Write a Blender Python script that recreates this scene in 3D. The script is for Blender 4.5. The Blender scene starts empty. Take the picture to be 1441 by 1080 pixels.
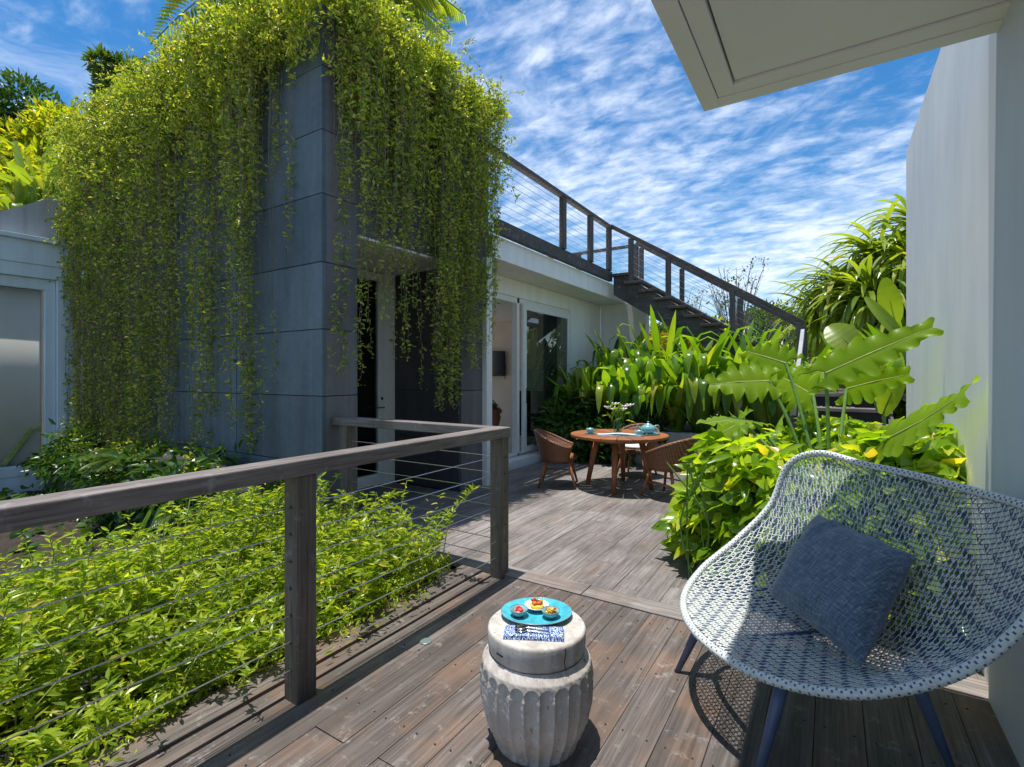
import bpy, math, random
import numpy as np
from mathutils import Vector, Matrix
random.seed(7); rng = np.random.default_rng(7)
R = math.radians
scene = bpy.context.scene
C = scene.collection

# ------------------------------------------------------------------ camera
cam_d = bpy.data.cameras.new('camera'); cam = bpy.data.objects.new('camera', cam_d); C.objects.link(cam)
cam_d.sensor_width = 36; cam_d.lens = 36 * 705 / 1441
cam_d.shift_y = -11 / 1441; cam_d.clip_start = .05; cam_d.clip_end = 2000
cam.location = (0, 0, 1.4); cam.rotation_euler = (R(90), 0, R(32.5))
scene.camera = cam
# ------------------------------------------------------------------ sky
SUN = Vector((-.10, -.045, 1)).normalized()          # towards the sun, nearly overhead
elev = math.asin(SUN.z); azim = math.atan2(SUN.x, SUN.y)
w = bpy.data.worlds.new('World'); scene.world = w; w.use_nodes = True
nt = w.node_tree; N = nt.nodes; L = nt.links; N.clear()
def nn(t, **k):
    n = N.new(t)
    for a, b in k.items(): setattr(n, a, b)
    return n
sky = nn('ShaderNodeTexSky', sky_type='NISHITA', sun_disc=False, sun_elevation=elev, sun_rotation=azim)
sky.air_density = 1.1; sky.dust_density = .3; sky.ozone_density = 2.5
hs = nn('ShaderNodeHueSaturation'); hs.inputs['Saturation'].default_value = 1.38; hs.inputs['Value'].default_value = .62
L.new(sky.outputs[0], hs.inputs['Color'])
tc = nn('ShaderNodeTexCoord'); sx = nn('ShaderNodeSeparateXYZ'); L.new(tc.outputs['Generated'], sx.inputs[0])
def mth(op, a, b=None, clamp=False):
    m = nn('ShaderNodeMath', operation=op, use_clamp=clamp)
    for i, v in enumerate((a, b)):
        if v is None: continue
        if isinstance(v, (int, float)): m.inputs[i].default_value = v
        else: L.new(v, m.inputs[i])
    return m.outputs[0]
den = mth('ADD', mth('MAXIMUM', sx.outputs[2], 0), .16)
cx = nn('ShaderNodeCombineXYZ'); L.new(mth('DIVIDE', sx.outputs[0], den), cx.inputs[0]); L.new(mth('DIVIDE', sx.outputs[1], den), cx.inputs[1])
def cloud(scale, rot, sc, detail, rough, dist=0., off=(0, 0, 0)):
    mp = nn('ShaderNodeMapping'); mp.inputs['Rotation'].default_value = (0, 0, R(rot)); mp.inputs['Scale'].default_value = sc
    mp.inputs['Location'].default_value = off
    L.new(cx.outputs[0], mp.inputs[0]); n = nn('ShaderNodeTexNoise'); n.inputs['Scale'].default_value = scale
    n.inputs['Detail'].default_value = detail; n.inputs['Roughness'].default_value = rough; n.inputs['Distortion'].default_value = dist
    L.new(mp.outputs[0], n.inputs['Vector']); return n.outputs['Fac']
big = cloud(.75, 20, (1, 1, 1), 3, .5, .3, (3.1, 1.7, 0))
wisp = cloud(2.2, 35, (1, 1.5, 1), 8, .68, .8, (7, 2, 0))
rip = cloud(7.0, 62, (1, 1.8, 1), 8, .60, .3)
fine = cloud(13, 40, (1, 1.6, 1), 5, .6, .4)
f = mth('ADD', mth('ADD', mth('MULTIPLY', big, 1.25), mth('MULTIPLY', rip, 1.0)), mth('MULTIPLY', fine, .35))
mr = nn('ShaderNodeMapRange', interpolation_type='SMOOTHSTEP'); mr.inputs['From Min'].default_value = 1.11; mr.inputs['From Max'].default_value = 1.80
L.new(f, mr.inputs['Value'])
b1 = nn('ShaderNodeBackground'); b1.inputs['Strength'].default_value = .14; L.new(hs.outputs[0], b1.inputs['Color'])
b2 = nn('ShaderNodeBackground'); b2.inputs['Color'].default_value = (.80, .87, 1, 1); b2.inputs['Strength'].default_value = .80
mr2 = nn('ShaderNodeMapRange', interpolation_type='SMOOTHSTEP'); mr2.inputs['From Min'].default_value = .44; mr2.inputs['From Max'].default_value = .78; mr2.inputs['To Max'].default_value = .5
L.new(wisp, mr2.inputs['Value'])
cf = mth('MAXIMUM', mth('MULTIPLY', mr.outputs[0], .90), mr2.outputs[0])
mx = nn('ShaderNodeMixShader'); L.new(cf, mx.inputs[0]); L.new(b1.outputs[0], mx.inputs[1]); L.new(b2.outputs[0], mx.inputs[2])
wo = nn('ShaderNodeOutputWorld'); L.new(mx.outputs[0], wo.inputs[0])
# ------------------------------------------------------------------ sun
sd = bpy.data.lights.new('sun', 'SUN'); so = bpy.data.objects.new('sun', sd); C.objects.link(so)
sd.energy = 3.5; sd.angle = R(.5); sd.color = (1, .955, .88)
so.rotation_euler = SUN.to_track_quat('Z', 'Y').to_euler()
scene.view_settings.view_transform = 'Standard'; scene.view_settings.look = 'None'
scene.view_settings.exposure = .82; scene.view_settings.gamma = 1
scene.cycles.max_bounces = 8; scene.cycles.transparent_max_bounces = 12

# ------------------------------------------------------------------ materials
class MT:
    def __init__(s, name):
        s.m = bpy.data.materials.new(name); s.m.use_nodes = True; s.nt = s.m.node_tree
        s.bs = s.nt.nodes['Principled BSDF']; s.out = s.nt.nodes['Material Output']
    def n(s, t, **k):
        n = s.nt.nodes.new(t)
        for a, b in k.items(): setattr(n, a, b)
        return n
    def l(s, a, b): s.nt.links.new(a, b)
    def coord(s, sc=(1, 1, 1), rnd=False, rot=(0, 0, 0)):
        tc = s.n('ShaderNodeTexCoord'); mp = s.n('ShaderNodeMapping'); mp.inputs['Scale'].default_value = sc; mp.inputs['Rotation'].default_value = rot
        s.l(tc.outputs['Object'], mp.inputs[0])
        if rnd:
            g = s.n('ShaderNodeNewGeometry'); ml = s.n('ShaderNodeMath', operation='MULTIPLY'); ml.inputs[1].default_value = 37.
            s.l(g.outputs['Random Per Island'], ml.inputs[0]); s.l(ml.outputs[0], mp.inputs['Location'])
        return mp.outputs[0]
    def noise(s, v, scale, detail=4, rough=.55, dist=0):
        n = s.n('ShaderNodeTexNoise'); n.inputs['Scale'].default_value = scale; n.inputs['Detail'].default_value = detail
        n.inputs['Roughness'].default_value = rough; n.inputs['Distortion'].default_value = dist; s.l(v, n.inputs['Vector']); return n.outputs['Fac']
    def ramp(s, f, stops):
        r = s.n('ShaderNodeValToRGB'); e = r.color_ramp.elements
        while len(e) > 1: e.remove(e[-1])
        for i, (p, c) in enumerate(stops):
            c = tuple(c) + (1,) if len(c) == 3 else c
            if i == 0: e[0].position = p; e[0].color = c
            else: x = e.new(p); x.color = c
        s.l(f, r.inputs[0]); return r.outputs[0]
    def mix(s, f, a, b, mode='MIX'):
        m = s.n('ShaderNodeMix', data_type='RGBA', blend_type=mode)
        for i, v in ((0, f), (6, a), (7, b)):
            if isinstance(v, (int, float)): m.inputs[i].default_value = v
            elif isinstance(v, tuple): m.inputs[i].default_value = tuple(v) + (1,) * (4 - len(v))
            else: s.l(v, m.inputs[i])
        return m.outputs[2]
    def bump(s, h, st=.3, dist=.01):
        b = s.n('ShaderNodeBump'); b.inputs['Strength'].default_value = st; b.inputs['Distance'].default_value = dist
        s.l(h, b.inputs['Height']); s.l(b.outputs[0], s.bs.inputs['Normal'])
    def base(s, c, rough=.6):
        if isinstance(c, tuple): s.bs.inputs['Base Color'].default_value = c[:3] + (1,)
        else: s.l(c, s.bs.inputs['Base Color'])
        s.bs.inputs['Roughness'].default_value = rough; return s
def plain(name, c, rough=.5, metal=0, var=.12, scale=30, bump=.1):
    t = MT(name); v = t.coord(); f = t.noise(v, scale)
    lo = tuple(x * (1 - var) for x in c); hi = tuple(min(1, x * (1 + var)) for x in c)
    t.base(t.ramp(f, [(.3, lo), (.7, hi)]), rough); t.bs.inputs['Metallic'].default_value = metal
    if bump: t.bump(f, bump, .003)
    return t.m
def wood(name, cols, grain_axis=1, scale=1., rough=.72, warm=None, spots=True, bumpst=.45):
    t = MT(name); sc = [26 * scale] * 3; sc[grain_axis] = 1.1 * scale
    v = t.coord(tuple(sc), True); g1 = t.noise(v, 1., 7, .65, .9)
    sc2 = [110 * scale] * 3; sc2[grain_axis] = 3 * scale
    v2 = t.coord(tuple(sc2), True); g2 = t.noise(v2, 1., 3, .6)
    v3 = t.coord((1.3, 1.3, 1.3), True); g3 = t.noise(v3, 1.5, 5, .6)
    c = t.ramp(g1, [(.25, cols[0]), (.5, cols[1]), (.75, cols[2])])
    c = t.mix(.75, c, t.ramp(g2, [(.32, (.30, .29, .29)), (.56, (1, 1, 1))]), 'MULTIPLY')
    geo = t.n('ShaderNodeNewGeometry')
    c = t.mix(1., c, t.ramp(geo.outputs['Random Per Island'], [(0, (.74, .71, .70)), (.35, (.92, .89, .88)), (.7, (1.04, 1.01, .99)), (.9, (1.14, 1.12, 1.10)), (1, (.90, .91, .93))]), 'MULTIPLY')
    if warm:
        wf = t.n('ShaderNodeMath', operation='MULTIPLY')
        t.l(t.ramp(g3, [(.50, (0, 0, 0)), (.68, (1, 1, 1))]), wf.inputs[0]); wf.inputs[1].default_value = warm[1]
        c = t.mix(wf.outputs[0], c, warm[0])
    if spots:
        v4 = t.coord((7, 7, 7)); s = t.noise(v4, 1.6, 6, .75)
        c = t.mix(t.ramp(s, [(.57, (0, 0, 0)), (.72, (.6, .6, .6))]), c, (.40, .385, .37))
        v5 = t.coord((2.2, 1.1, 2)); d = t.noise(v5, 1., 4, .6)
        c = t.mix(t.ramp(d, [(.30, (.7, .7, .7)), (.54, (0, 0, 0))]), c, (.05, .040, .034))
    t.base(c, rough); h = t.mix(.5, g1, g2); t.bump(h, bumpst, .004)
    return t.m
def leafm(name, cols, trans=.45, rough=.42, tmul=1.0, sat=None):
    t = MT(name); g = t.n('ShaderNodeNewGeometry')
    c = t.ramp(g.outputs['Random Per Island'], cols)
    v = t.coord(); n = t.noise(v, 2.2, 3); c = t.mix(.6, c, t.ramp(n, [(.3, (.62, .66, .6)), (.65, (1.15, 1.12, 1))]), 'MULTIPLY')
    t.base(c, rough); t.bs.inputs['Specular IOR Level'].default_value = .5
    tr = t.n('ShaderNodeBsdfTranslucent'); tc_ = t.mix(1., c, (1.5 * tmul, 1.45 * tmul, .35 * tmul), 'MULTIPLY'); t.l(tc_, tr.inputs[0])
    ms = t.n('ShaderNodeMixShader'); ms.inputs[0].default_value = trans
    t.l(t.bs.outputs[0], ms.inputs[1]); t.l(tr.outputs[0], ms.inputs[2]); t.l(ms.outputs[0], t.out.inputs[0])
    return t.m
def glassm(name, ior=1.5, tint=(.92, .96, .95)):
    t = MT(name); fr = t.n('ShaderNodeFresnel'); fr.inputs[0].default_value = ior
    tr = t.n('ShaderNodeBsdfTransparent'); tr.inputs[0].default_value = tint + (1,); gl = t.n('ShaderNodeBsdfGlossy'); gl.inputs['Roughness'].default_value = .005
    gl.inputs[0].default_value = (.95, .97, 1, 1)
    g = t.n('ShaderNodeNewGeometry'); sb = t.n('ShaderNodeMath', operation='SUBTRACT', use_clamp=True); t.l(fr.outputs[0], sb.inputs[0]); t.l(g.outputs['Backfacing'], sb.inputs[1])
    ms = t.n('ShaderNodeMixShader'); t.l(sb.outputs[0], ms.inputs[0]); t.l(tr.outputs[0], ms.inputs[1]); t.l(gl.outputs[0], ms.inputs[2]); t.l(ms.outputs[0], t.out.inputs[0])
    return t.m
def wallm(name, c, c2, streak=.5, bump=.08, rough=.75):
    t = MT(name); a = t.noise(t.coord((1.2, 1.2, .5)), 1.6, 6, .62); b = t.noise(t.coord((9, 9, .45)), 1., 5, .6); d = t.noise(t.coord((1, 1, 1)), 60, 3)
    col = t.ramp(a, [(.3, c2), (.62, c)]); col = t.mix(streak, col, t.ramp(b, [(.28, tuple(x * .75 for x in c2)), (.6, c)])); t.base(col, rough)
    h = t.mix(.3, a, d); t.bump(h, bump, .01); return t.m
def concretem(name, dark, mid, lite):
    t = MT(name); a = t.noise(t.coord((1, 1, .8)), 1.3, 8, .65, .4); b = t.noise(t.coord((7, 7, .35)), 1., 6, .65, .3); c = t.noise(t.coord((1, 1, 1)), 22, 6, .7)
    col = t.ramp(a, [(.3, dark), (.5, mid), (.72, lite)]); col = t.mix(.45, col, t.ramp(b, [(.32, tuple(x * .55 for x in dark)), (.55, mid), (.78, lite)]))
    col = t.mix(.22, col, t.ramp(c, [(.35, dark), (.7, lite)])); g = t.n('ShaderNodeNewGeometry')
    col = t.mix(1., col, t.ramp(g.outputs['Random Per Island'], [(0, (.76, .77, .79)), (1, (1.18, 1.18, 1.16))]), 'MULTIPLY')
    t.base(col, .62); t.bump(c, .25, .004); return t.m
M = {}
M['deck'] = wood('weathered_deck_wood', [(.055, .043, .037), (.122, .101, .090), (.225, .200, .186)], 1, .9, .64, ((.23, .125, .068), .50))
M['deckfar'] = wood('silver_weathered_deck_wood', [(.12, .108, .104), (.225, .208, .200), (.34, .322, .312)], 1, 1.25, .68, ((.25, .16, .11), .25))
M['deckx'] = wood('weathered_cross_board_wood', [(.13, .117, .11), (.22, .20, .19), (.32, .30, .285)], 0, 1, .7, ((.22, .12, .07), .2))
M['railwood'] = wood('grey_rail_wood', [(.14, .118, .112), (.235, .208, .197), (.33, .30, .288)], 1, 1.2, .7, None, True, .3)
M['railwoodx'] = wood('grey_rail_wood_across', [(.12, .105, .098), (.20, .178, .168), (.27, .25, .24)], 0, 1.2, .7, None, True, .3)
M['postwood'] = wood('grey_post_wood', [(.09, .075, .068), (.16, .137, .12), (.23, .20, .18)], 2, 1.2, .75, ((.13, .12, .075), .5), True, .3)
M['stairwood'] = wood('dark_stair_wood', [(.045, .04, .04), (.085, .078, .076), (.15, .14, .135)], 0, 1, .75, None, True, .3)
M['stairpost'] = wood('dark_stair_post_wood', [(.05, .048, .05), (.085, .08, .082), (.13, .125, .125)], 2, 1, .75, None, False, .2)
M['teak'] = wood('oiled_teak', [(.22, .075, .028), (.36, .135, .05), (.46, .19, .08)], 0, 2, .45, None, False, .15)
M['teakz'] = wood('oiled_teak_leg', [(.22, .075, .028), (.36, .135, .05), (.46, .19, .08)], 2, 2, .45, None, False, .15)
M['white'] = wallm('white_painted_wall', (.86, .85, .82), (.78, .78, .76), .3)
M['rwall'] = wallm('weathered_white_wall', (.84, .84, .84), (.68, .69, .71), .12, .25)
M['pier'] = wallm('grey_white_pier_paint', (.60, .63, .66), (.53, .56, .59), .12, .15)
M['soffit'] = wallm('cream_soffit_paint', (.78, .76, .73), (.74, .72, .69), .05, .03)
M['leftwhite'] = wallm('white_paint_sky_tint', (.55, .66, .74), (.46, .57, .66), .35)  # blue of the sky-lit shade is put into this white paint
M['frame'] = plain('white_window_frame', (.74, .75, .73), .4, 0, .05, 12, .02)
M['conc'] = concretem('blue_grey_concrete', (.048, .074, .096), (.085, .118, .146), (.150, .188, .218))
M['conc2'] = concretem('grey_concrete', (.085, .082, .088), (.135, .13, .138), (.20, .195, .205))
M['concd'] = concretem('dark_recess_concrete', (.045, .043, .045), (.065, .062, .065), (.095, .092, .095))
M['planter'] = wallm('grey_planter_render', (.34, .35, .36), (.24, .25, .26), .5)
M['roofc'] = concretem('pale_concrete_roof', (.22, .23, .26), (.32, .33, .37), (.42, .43, .47))
M['dark'] = plain('dark_void', (.012, .012, .013), .9, 0, .1, 5, 0)
M['soil'] = plain('dark_soil', (.028, .02, .014), .95, 0, .6, 14, .8)
M['rock'] = plain('dark_rock', (.035, .034, .032), .85, 0, .5, 9, .8)
M['glass'] = glassm('window_glass', 2.0, (.50, .56, .54))
M['glassl'] = glassm('clear_window_glass', 1.25, (.95, .97, .97))
M['glass2'] = glassm('dark_door_glass', 1.5, (.6, .6, .6))
M['ground'] = plain('pale_bounce_ground', (.26, .25, .20), .95, 0, .3, .6, 0)  # ground made pale to bounce light into the interior
M['steel'] = plain('stainless_cable', (.55, .54, .52), .35, .9, .1, 40, 0)
M['chrome'] = plain('polished_steel', (.8, .8, .8), .12, 1, .03, 40, 0)
M['beige'] = plain('beige_interior_wall', (.72, .62, .54), .8, 0, .04, 3, .02)
M['ceil'] = plain('interior_ceiling_paint', (.8, .77, .73), .8, 0, .04, 3, .02)
M['floor'] = plain('interior_floor_stone', (.55, .51, .47), .3, 0, .12, 4, .02)
M['tv'] = plain('black_tv_screen', (.006, .007, .02), .12, 0, .05, 4, 0)
M['black'] = plain('black_plastic', (.015, .015, .016), .5, 0, .1, 20, 0)
M['terra'] = plain('terracotta', (.26, .10, .05), .7, 0, .25, 12, .1)
M['curtain'] = plain('grey_curtain', (.30, .31, .33), .85, 0, .1, 3, .05)
M['cabinet'] = plain('teal_white_cabinet', (.42, .52, .53), .4, 0, .05, 4, 0)
M['navy'] = plain('blue_lacquered_metal', (.075, .105, .18), .38, 0, .08, 20, 0)
M['weaveb'] = plain('navy_woven_cord', (.06, .095, .19), .5, 0, .25, 60, .1)
M['weavew'] = plain('pale_woven_cord', (.57, .61, .57), .5, 0, .15, 60, .1)
M['ceramic'] = plain('turquoise_glaze', (.06, .40, .50), .18, 0, .22, 35, .05)
M['ceramic2'] = plain('duck_egg_glaze', (.16, .36, .40), .2, 0, .15, 25, .03)
M['bowlrim'] = plain('grey_glazed_bowl', (.20, .26, .28), .2, 0, .3, 60, .05)
M['whitec'] = plain('white_ceramic', (.8, .8, .78), .2, 0, .03, 30, 0)
M['red'] = plain('red_fruit', (.62, .035, .025), .3, 0, .3, 80, .1)
M['pink'] = plain('pink_fruit', (.75, .28, .22), .3, 0, .2, 80, .1)
M['orange'] = plain('orange_fruit', (.75, .27, .03), .35, 0, .25, 80, .1)
M['yellow'] = plain('yellow_fruit', (.72, .50, .05), .4, 0, .2, 80, .1)
M['olive'] = plain('green_herb', (.10, .20, .03), .5, 0, .3, 80, .1)
M['brown'] = plain('brown_crust', (.16, .05, .02), .5, 0, .3, 80, .1)
M['linen'] = plain('pale_blue_linen', (.45, .56, .62), .85, 0, .2, 14, .15)
M['blind'] = plain('warm_sheer_blind', (.62, .58, .53), .85, 0, .04, 2, .05)
M['pad'] = plain('pale_grey_seat_pad', (.62, .66, .68), .85, 0, .05, 14, .1)
M['petal'] = plain('white_petal', (.85, .83, .84), .5, 0, .04, 14, 0)
M['stemg'] = plain('green_stem', (.10, .20, .035), .5, 0, .2, 20, 0)
M['twig'] = plain('brown_vine_stem', (.14, .11, .08), .8, 0, .3, 20, 0)
M['palestem'] = plain('pale_plant_stem', (.30, .34, .10), .7, 0, .3, 20, 0)
M['bark'] = plain('grey_bark', (.13, .10, .075), .9, 0, .35, 8, .5)
M['disc'] = plain('frosted_light_disc', (.13, .17, .16), .3, 0, .1, 20, 0)
M['vine'] = leafm('creeper_leaf', [(0, (.095, .16, .02)), (.25, (.19, .275, .035)), (.6, (.32, .40, .06)), (.86, (.50, .52, .12)), (1, (.50, .40, .16))], .46, .30, 1.25)
M['shrub'] = leafm('lime_shrub_leaf', [(0, (.10, .18, .015)), (.4, (.24, .34, .025)), (.8, (.38, .47, .04)), (.96, (.50, .53, .08)), (1, (.45, .33, .08))], .5, .34, 1.3)
M['broad'] = leafm('glossy_light_leaf', [(0, (.11, .22, .015)), (.4, (.21, .34, .022)), (.85, (.34, .45, .035)), (.95, (.50, .54, .06)), (.985, (.60, .52, .06)), (1, (.55, .40, .08))], .52, .24, 1.4)
M['strap'] = leafm('strap_leaf', [(0, (.07, .165, .016)), (.5, (.145, .275, .024)), (.85, (.25, .37, .04)), (1, (.42, .42, .07))], .5, .28, 1.3)
M['philo'] = leafm('philodendron_leaf', [(0, (.13, .25, .010)), (1, (.23, .34, .014))], .50, .42, 1.4)
M['philo'].node_tree.nodes['Principled BSDF'].inputs['Specular IOR Level'].default_value = .25
M['banana'] = leafm('banana_leaf', [(0, (.13, .23, .02)), (.6, (.22, .31, .03)), (1, (.40, .38, .05))], .48, .36, 1.2)
M['pandan'] = leafm('pandanus_leaf', [(0, (.12, .19, .02)), (.5, (.22, .31, .035)), (.9, (.34, .41, .06)), (1, (.46, .40, .14))], .42, .3, 1.2)
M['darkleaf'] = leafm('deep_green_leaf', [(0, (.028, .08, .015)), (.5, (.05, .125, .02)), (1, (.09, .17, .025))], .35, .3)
M['treeleaf'] = leafm('tree_leaf', [(0, (.045, .095, .02)), (.5, (.08, .15, .026)), (1, (.14, .21, .04))], .4, .4)
M['yellowtree'] = leafm('yellow_green_leaf', [(0, (.16, .24, .02)), (.5, (.30, .36, .025)), (1, (.52, .46, .05))], .5, .33, 1.3)
M['croton'] = leafm('croton_leaf', [(0, (.35, .06, .03)), (.3, (.42, .22, .04)), (.6, (.38, .36, .04)), (1, (.14, .22, .03))], .4, .35)
def drumm():
    t = MT('aged_whitewashed_clay'); a = t.noise(t.coord((1, 1, .6)), 7, 7, .68); b = t.noise(t.coord(), 45, 6, .7); c = t.noise(t.coord((14, 14, 1.5)), 1.5, 5, .6)
    col = t.ramp(a, [(.3, (.31, .265, .225)), (.5, (.45, .405, .36)), (.68, (.60, .565, .52))])
    col = t.mix(.5, col, t.ramp(c, [(.3, (.24, .21, .185)), (.62, (.56, .53, .50))])); col = t.mix(t.ramp(b, [(.56, (0, 0, 0)), (.7, (.7, .7, .7))]), col, (.70, .69, .67))
    col = t.mix(t.ramp(t.noise(t.coord(), 28, 3), [(.27, (.8, .8, .8)), (.34, (0, 0, 0))]), col, (.12, .095, .08))
    t.base(col, .8); t.bump(t.mix(.5, a, b), .5, .004); return t.m
M['drum'] = drumm()
def denimm():
    t = MT('blue_slub_fabric')
    a = t.noise(t.coord((260, 18, 60)), 1, 3, .6); b = t.noise(t.coord((18, 260, 60)), 1, 3, .6); w_ = t.mix(.5, a, b)
    col = t.ramp(w_, [(.36, (.030, .052, .088)), (.52, (.085, .125, .18)), (.66, (.25, .30, .35))]); t.base(col, .9)
    t.bs.inputs['Sheen Weight'].default_value = .25; t.bump(w_, .5, .003); return t.m
M['denim'] = denimm()
def napm():
    t = MT('blue_white_batik'); v = t.coord((1, 1, 1)); wv = t.n('ShaderNodeTexWave', wave_type='BANDS'); wv.inputs['Scale'].default_value = 34; wv.inputs['Distortion'].default_value = 16
    wv.inputs['Detail'].default_value = 2; wv.inputs['Detail Scale'].default_value = 1.5; t.l(v, wv.inputs[0])
    t.base(t.ramp(wv.outputs['Fac'], [(.0, (.015, .045, .22)), (.62, (.03, .09, .34)), (.74, (.55, .66, .82)), (1, (.6, .7, .85))]), .85); return t.m
M['napkin'] = napm()
def wickerm():
    t = MT('brown_wicker'); v = t.coord(); wv = t.n('ShaderNodeTexWave', wave_type='BANDS', bands_direction='Z'); wv.inputs['Scale'].default_value = 22; wv.inputs['Distortion'].default_value = .6; t.l(v, wv.inputs[0])
    w2 = t.n('ShaderNodeTexWave', wave_type='BANDS', bands_direction='X'); w2.inputs['Scale'].default_value = 16; w2.inputs['Distortion'].default_value = .5; t.l(v, w2.inputs[0])
    f_ = t.mix(.4, wv.outputs['Fac'], w2.outputs['Fac']); t.base(t.ramp(f_, [(.15, (.05, .017, .008)), (.5, (.18, .068, .03)), (.9, (.33, .145, .07))]), .55); t.bump(f_, .8, .006); return t.m
M['wicker'] = wickerm()

# ------------------------------------------------------------------ object helpers
def tag(o, label=None, cat=None, group=None, kind=None):
    for k, v in (('label', label), ('category', cat), ('group', group), ('kind', kind)):
        if v: o[k] = v
    return o
def empty(name, loc, label, cat, group=None, rz=0, kind=None):
    o = bpy.data.objects.new(name, None); o.empty_display_size = .1; o.location = loc; o.rotation_euler = (0, 0, rz); C.objects.link(o)
    return tag(o, label, cat, group, kind)
def copy_tree(o, parent=None):
    c = o.copy(); C.objects.link(c); c.parent = parent
    for ch in [x for x in bpy.data.objects if x.parent == o]: copy_tree(ch, c)
    return c
class MB:
    def __init__(s): s.V = []; s.F = []; s.n = 0; s.mi = []
    def add(s, V, F, mi=0):
        V = np.asarray(V, float).reshape(-1, 3); s.V.append(V)
        for f_ in (F if isinstance(F, list) and len(F) and isinstance(F[0], np.ndarray) and F[0].ndim == 2 else [np.asarray(F, int)]):
            s.F.append(f_ + s.n); s.mi.append(np.full(len(f_), mi, int))
        s.n += len(V); return s
    def obox(s, c, X, Y, Z, mi=0):
        c, X, Y, Z = (np.array(q, float) for q in (c, X, Y, Z))
        V = [c + a * X + b * Y + d * Z for a in (-1, 1) for b in (-1, 1) for d in (-1, 1)]
        return s.add(V, [(0, 1, 3, 2), (4, 6, 7, 5), (0, 4, 5, 1), (2, 3, 7, 6), (0, 2, 6, 4), (1, 5, 7, 3)], mi)
    def box(s, x0, x1, y0, y1, z0, z1, mi=0):
        return s.obox(((x0 + x1) / 2, (y0 + y1) / 2, (z0 + z1) / 2), ((x1 - x0) / 2, 0, 0), (0, (y1 - y0) / 2, 0), (0, 0, (z1 - z0) / 2), mi)
    def bar(s, a, b, w_, h, up=(0, 0, 1), mi=0):     # box from a to b, width w_ sideways, h along up
        a = np.array(a, float); b = np.array(b, float); d = b - a; l = np.linalg.norm(d); d /= l
        sd_ = np.cross(d, up); sd_ /= np.linalg.norm(sd_); u = np.cross(sd_, d)
        return s.obox((a + b) / 2, d * l / 2, sd_ * w_ / 2, u * h / 2, mi)
    def tube(s, P, r, seg=8, cap=True, mi=0, closed=False):
        P = np.asarray(P, float); n = len(P); r = np.broadcast_to(np.asarray(r, float), (n,))
        if closed: T = np.roll(P, -1, 0) - np.roll(P, 1, 0)
        else: T = np.gradient(P, axis=0)
        T /= np.linalg.norm(T, axis=1)[:, None] + 1e-12
        ref = np.array([0, 0, 1.]) if abs(T[:, 2]).mean() < .8 else np.array([1., 0, 0])
        A = np.cross(T, ref); A /= np.linalg.norm(A, axis=1)[:, None] + 1e-9; B = np.cross(T, A)
        th = np.arange(seg) * 2 * math.pi / seg
        V = P[:, None] + r[:, None, None] * (np.cos(th)[None, :, None] * A[:, None] + np.sin(th)[None, :, None] * B[:, None])
        i = np.arange(n if closed else n - 1)[:, None]; j = np.arange(seg)[None]; i2 = (i + 1) % n
        F = np.stack([i * seg + j, i * seg + (j + 1) % seg, i2 * seg + (j + 1) % seg, i2 * seg + j], -1).reshape(-1, 4)
        s.add(V, [F], mi)
        if cap and not closed and seg > 3:
            k = s.n - n * seg
            s.F.append(np.array([list(range(k, k + seg))[::-1]])); s.mi.append(np.array([mi]))
            s.F.append(np.array([list(range(k + (n - 1) * seg, k + n * seg))])); s.mi.append(np.array([mi]))
        return s
    def lathe(s, prof, seg=32, c=(0, 0, 0), rad=None, mi=0, sx=1, sy=1):
        prof = np.asarray(prof, float); th = np.arange(seg) * 2 * math.pi / seg; n = len(prof)
        rr = prof[:, 0][:, None] * np.ones((1, seg))
        if rad is not None: rr = rad(rr, prof[:, 1][:, None], th[None])
        V = np.stack([c[0] + sx * rr * np.cos(th), c[1] + sy * rr * np.sin(th), c[2] + prof[:, 1][:, None] * np.ones((1, seg))], -1)
        i = np.arange(n - 1)[:, None]; j = np.arange(seg)[None]
        F = np.stack([i * seg + j, i * seg + (j + 1) % seg, (i + 1) * seg + (j + 1) % seg, (i + 1) * seg + j], -1).reshape(-1, 4)
        return s.add(V, [F], mi)
    def grid(s, P, mi=0):      # P (n,m,3)
        n, m = P.shape[:2]; i = np.arange(n - 1)[:, None]; j = np.arange(m - 1)[None]
        F = np.stack([i * m + j, (i + 1) * m + j, (i + 1) * m + j + 1, i * m + j + 1], -1).reshape(-1, 4)
        return s.add(P.reshape(-1, 3), [F], mi)
    def build(s, name, mat, parent=None, smooth=False, bevel=0, loc=None, solid=0, sub=0):
        V = np.concatenate(s.V); me = bpy.data.meshes.new(name)
        me.vertices.add(len(V)); me.vertices.foreach_set('co', V.astype(np.float32).ravel())
        lt = np.concatenate([np.full(len(f_), f_.shape[1]) for f_ in s.F]); lv = np.concatenate([f_.ravel() for f_ in s.F]); mi = np.concatenate(s.mi)
        me.loops.add(len(lv)); me.loops.foreach_set('vertex_index', lv.astype(np.int32))
        me.polygons.add(len(lt)); st = np.concatenate([[0], np.cumsum(lt)[:-1]])
        me.polygons.foreach_set('loop_start', st.astype(np.int32)); me.polygons.foreach_set('material_index', mi.astype(np.int32))
        me.update(calc_edges=True)
        me.polygons.foreach_set('use_smooth', np.full(len(lt), bool(smooth)))
        for m_ in (mat if isinstance(mat, list) else [mat]): me.materials.append(m_)
        me.validate()
        o = bpy.data.objects.new(name, me); C.objects.link(o)
        if parent is not None: o.parent = parent
        if loc is not None: o.location = loc
        if solid: md = o.modifiers.new('solid', 'SOLIDIFY'); md.thickness = solid; md.offset = 0
        if bevel: md = o.modifiers.new('bevel', 'BEVEL'); md.width = bevel; md.segments = 2; md.limit_method = 'ANGLE'
        if sub: md = o.modifiers.new('sub', 'SUBSURF'); md.levels = sub; md.render_levels = sub
        return o
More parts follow.
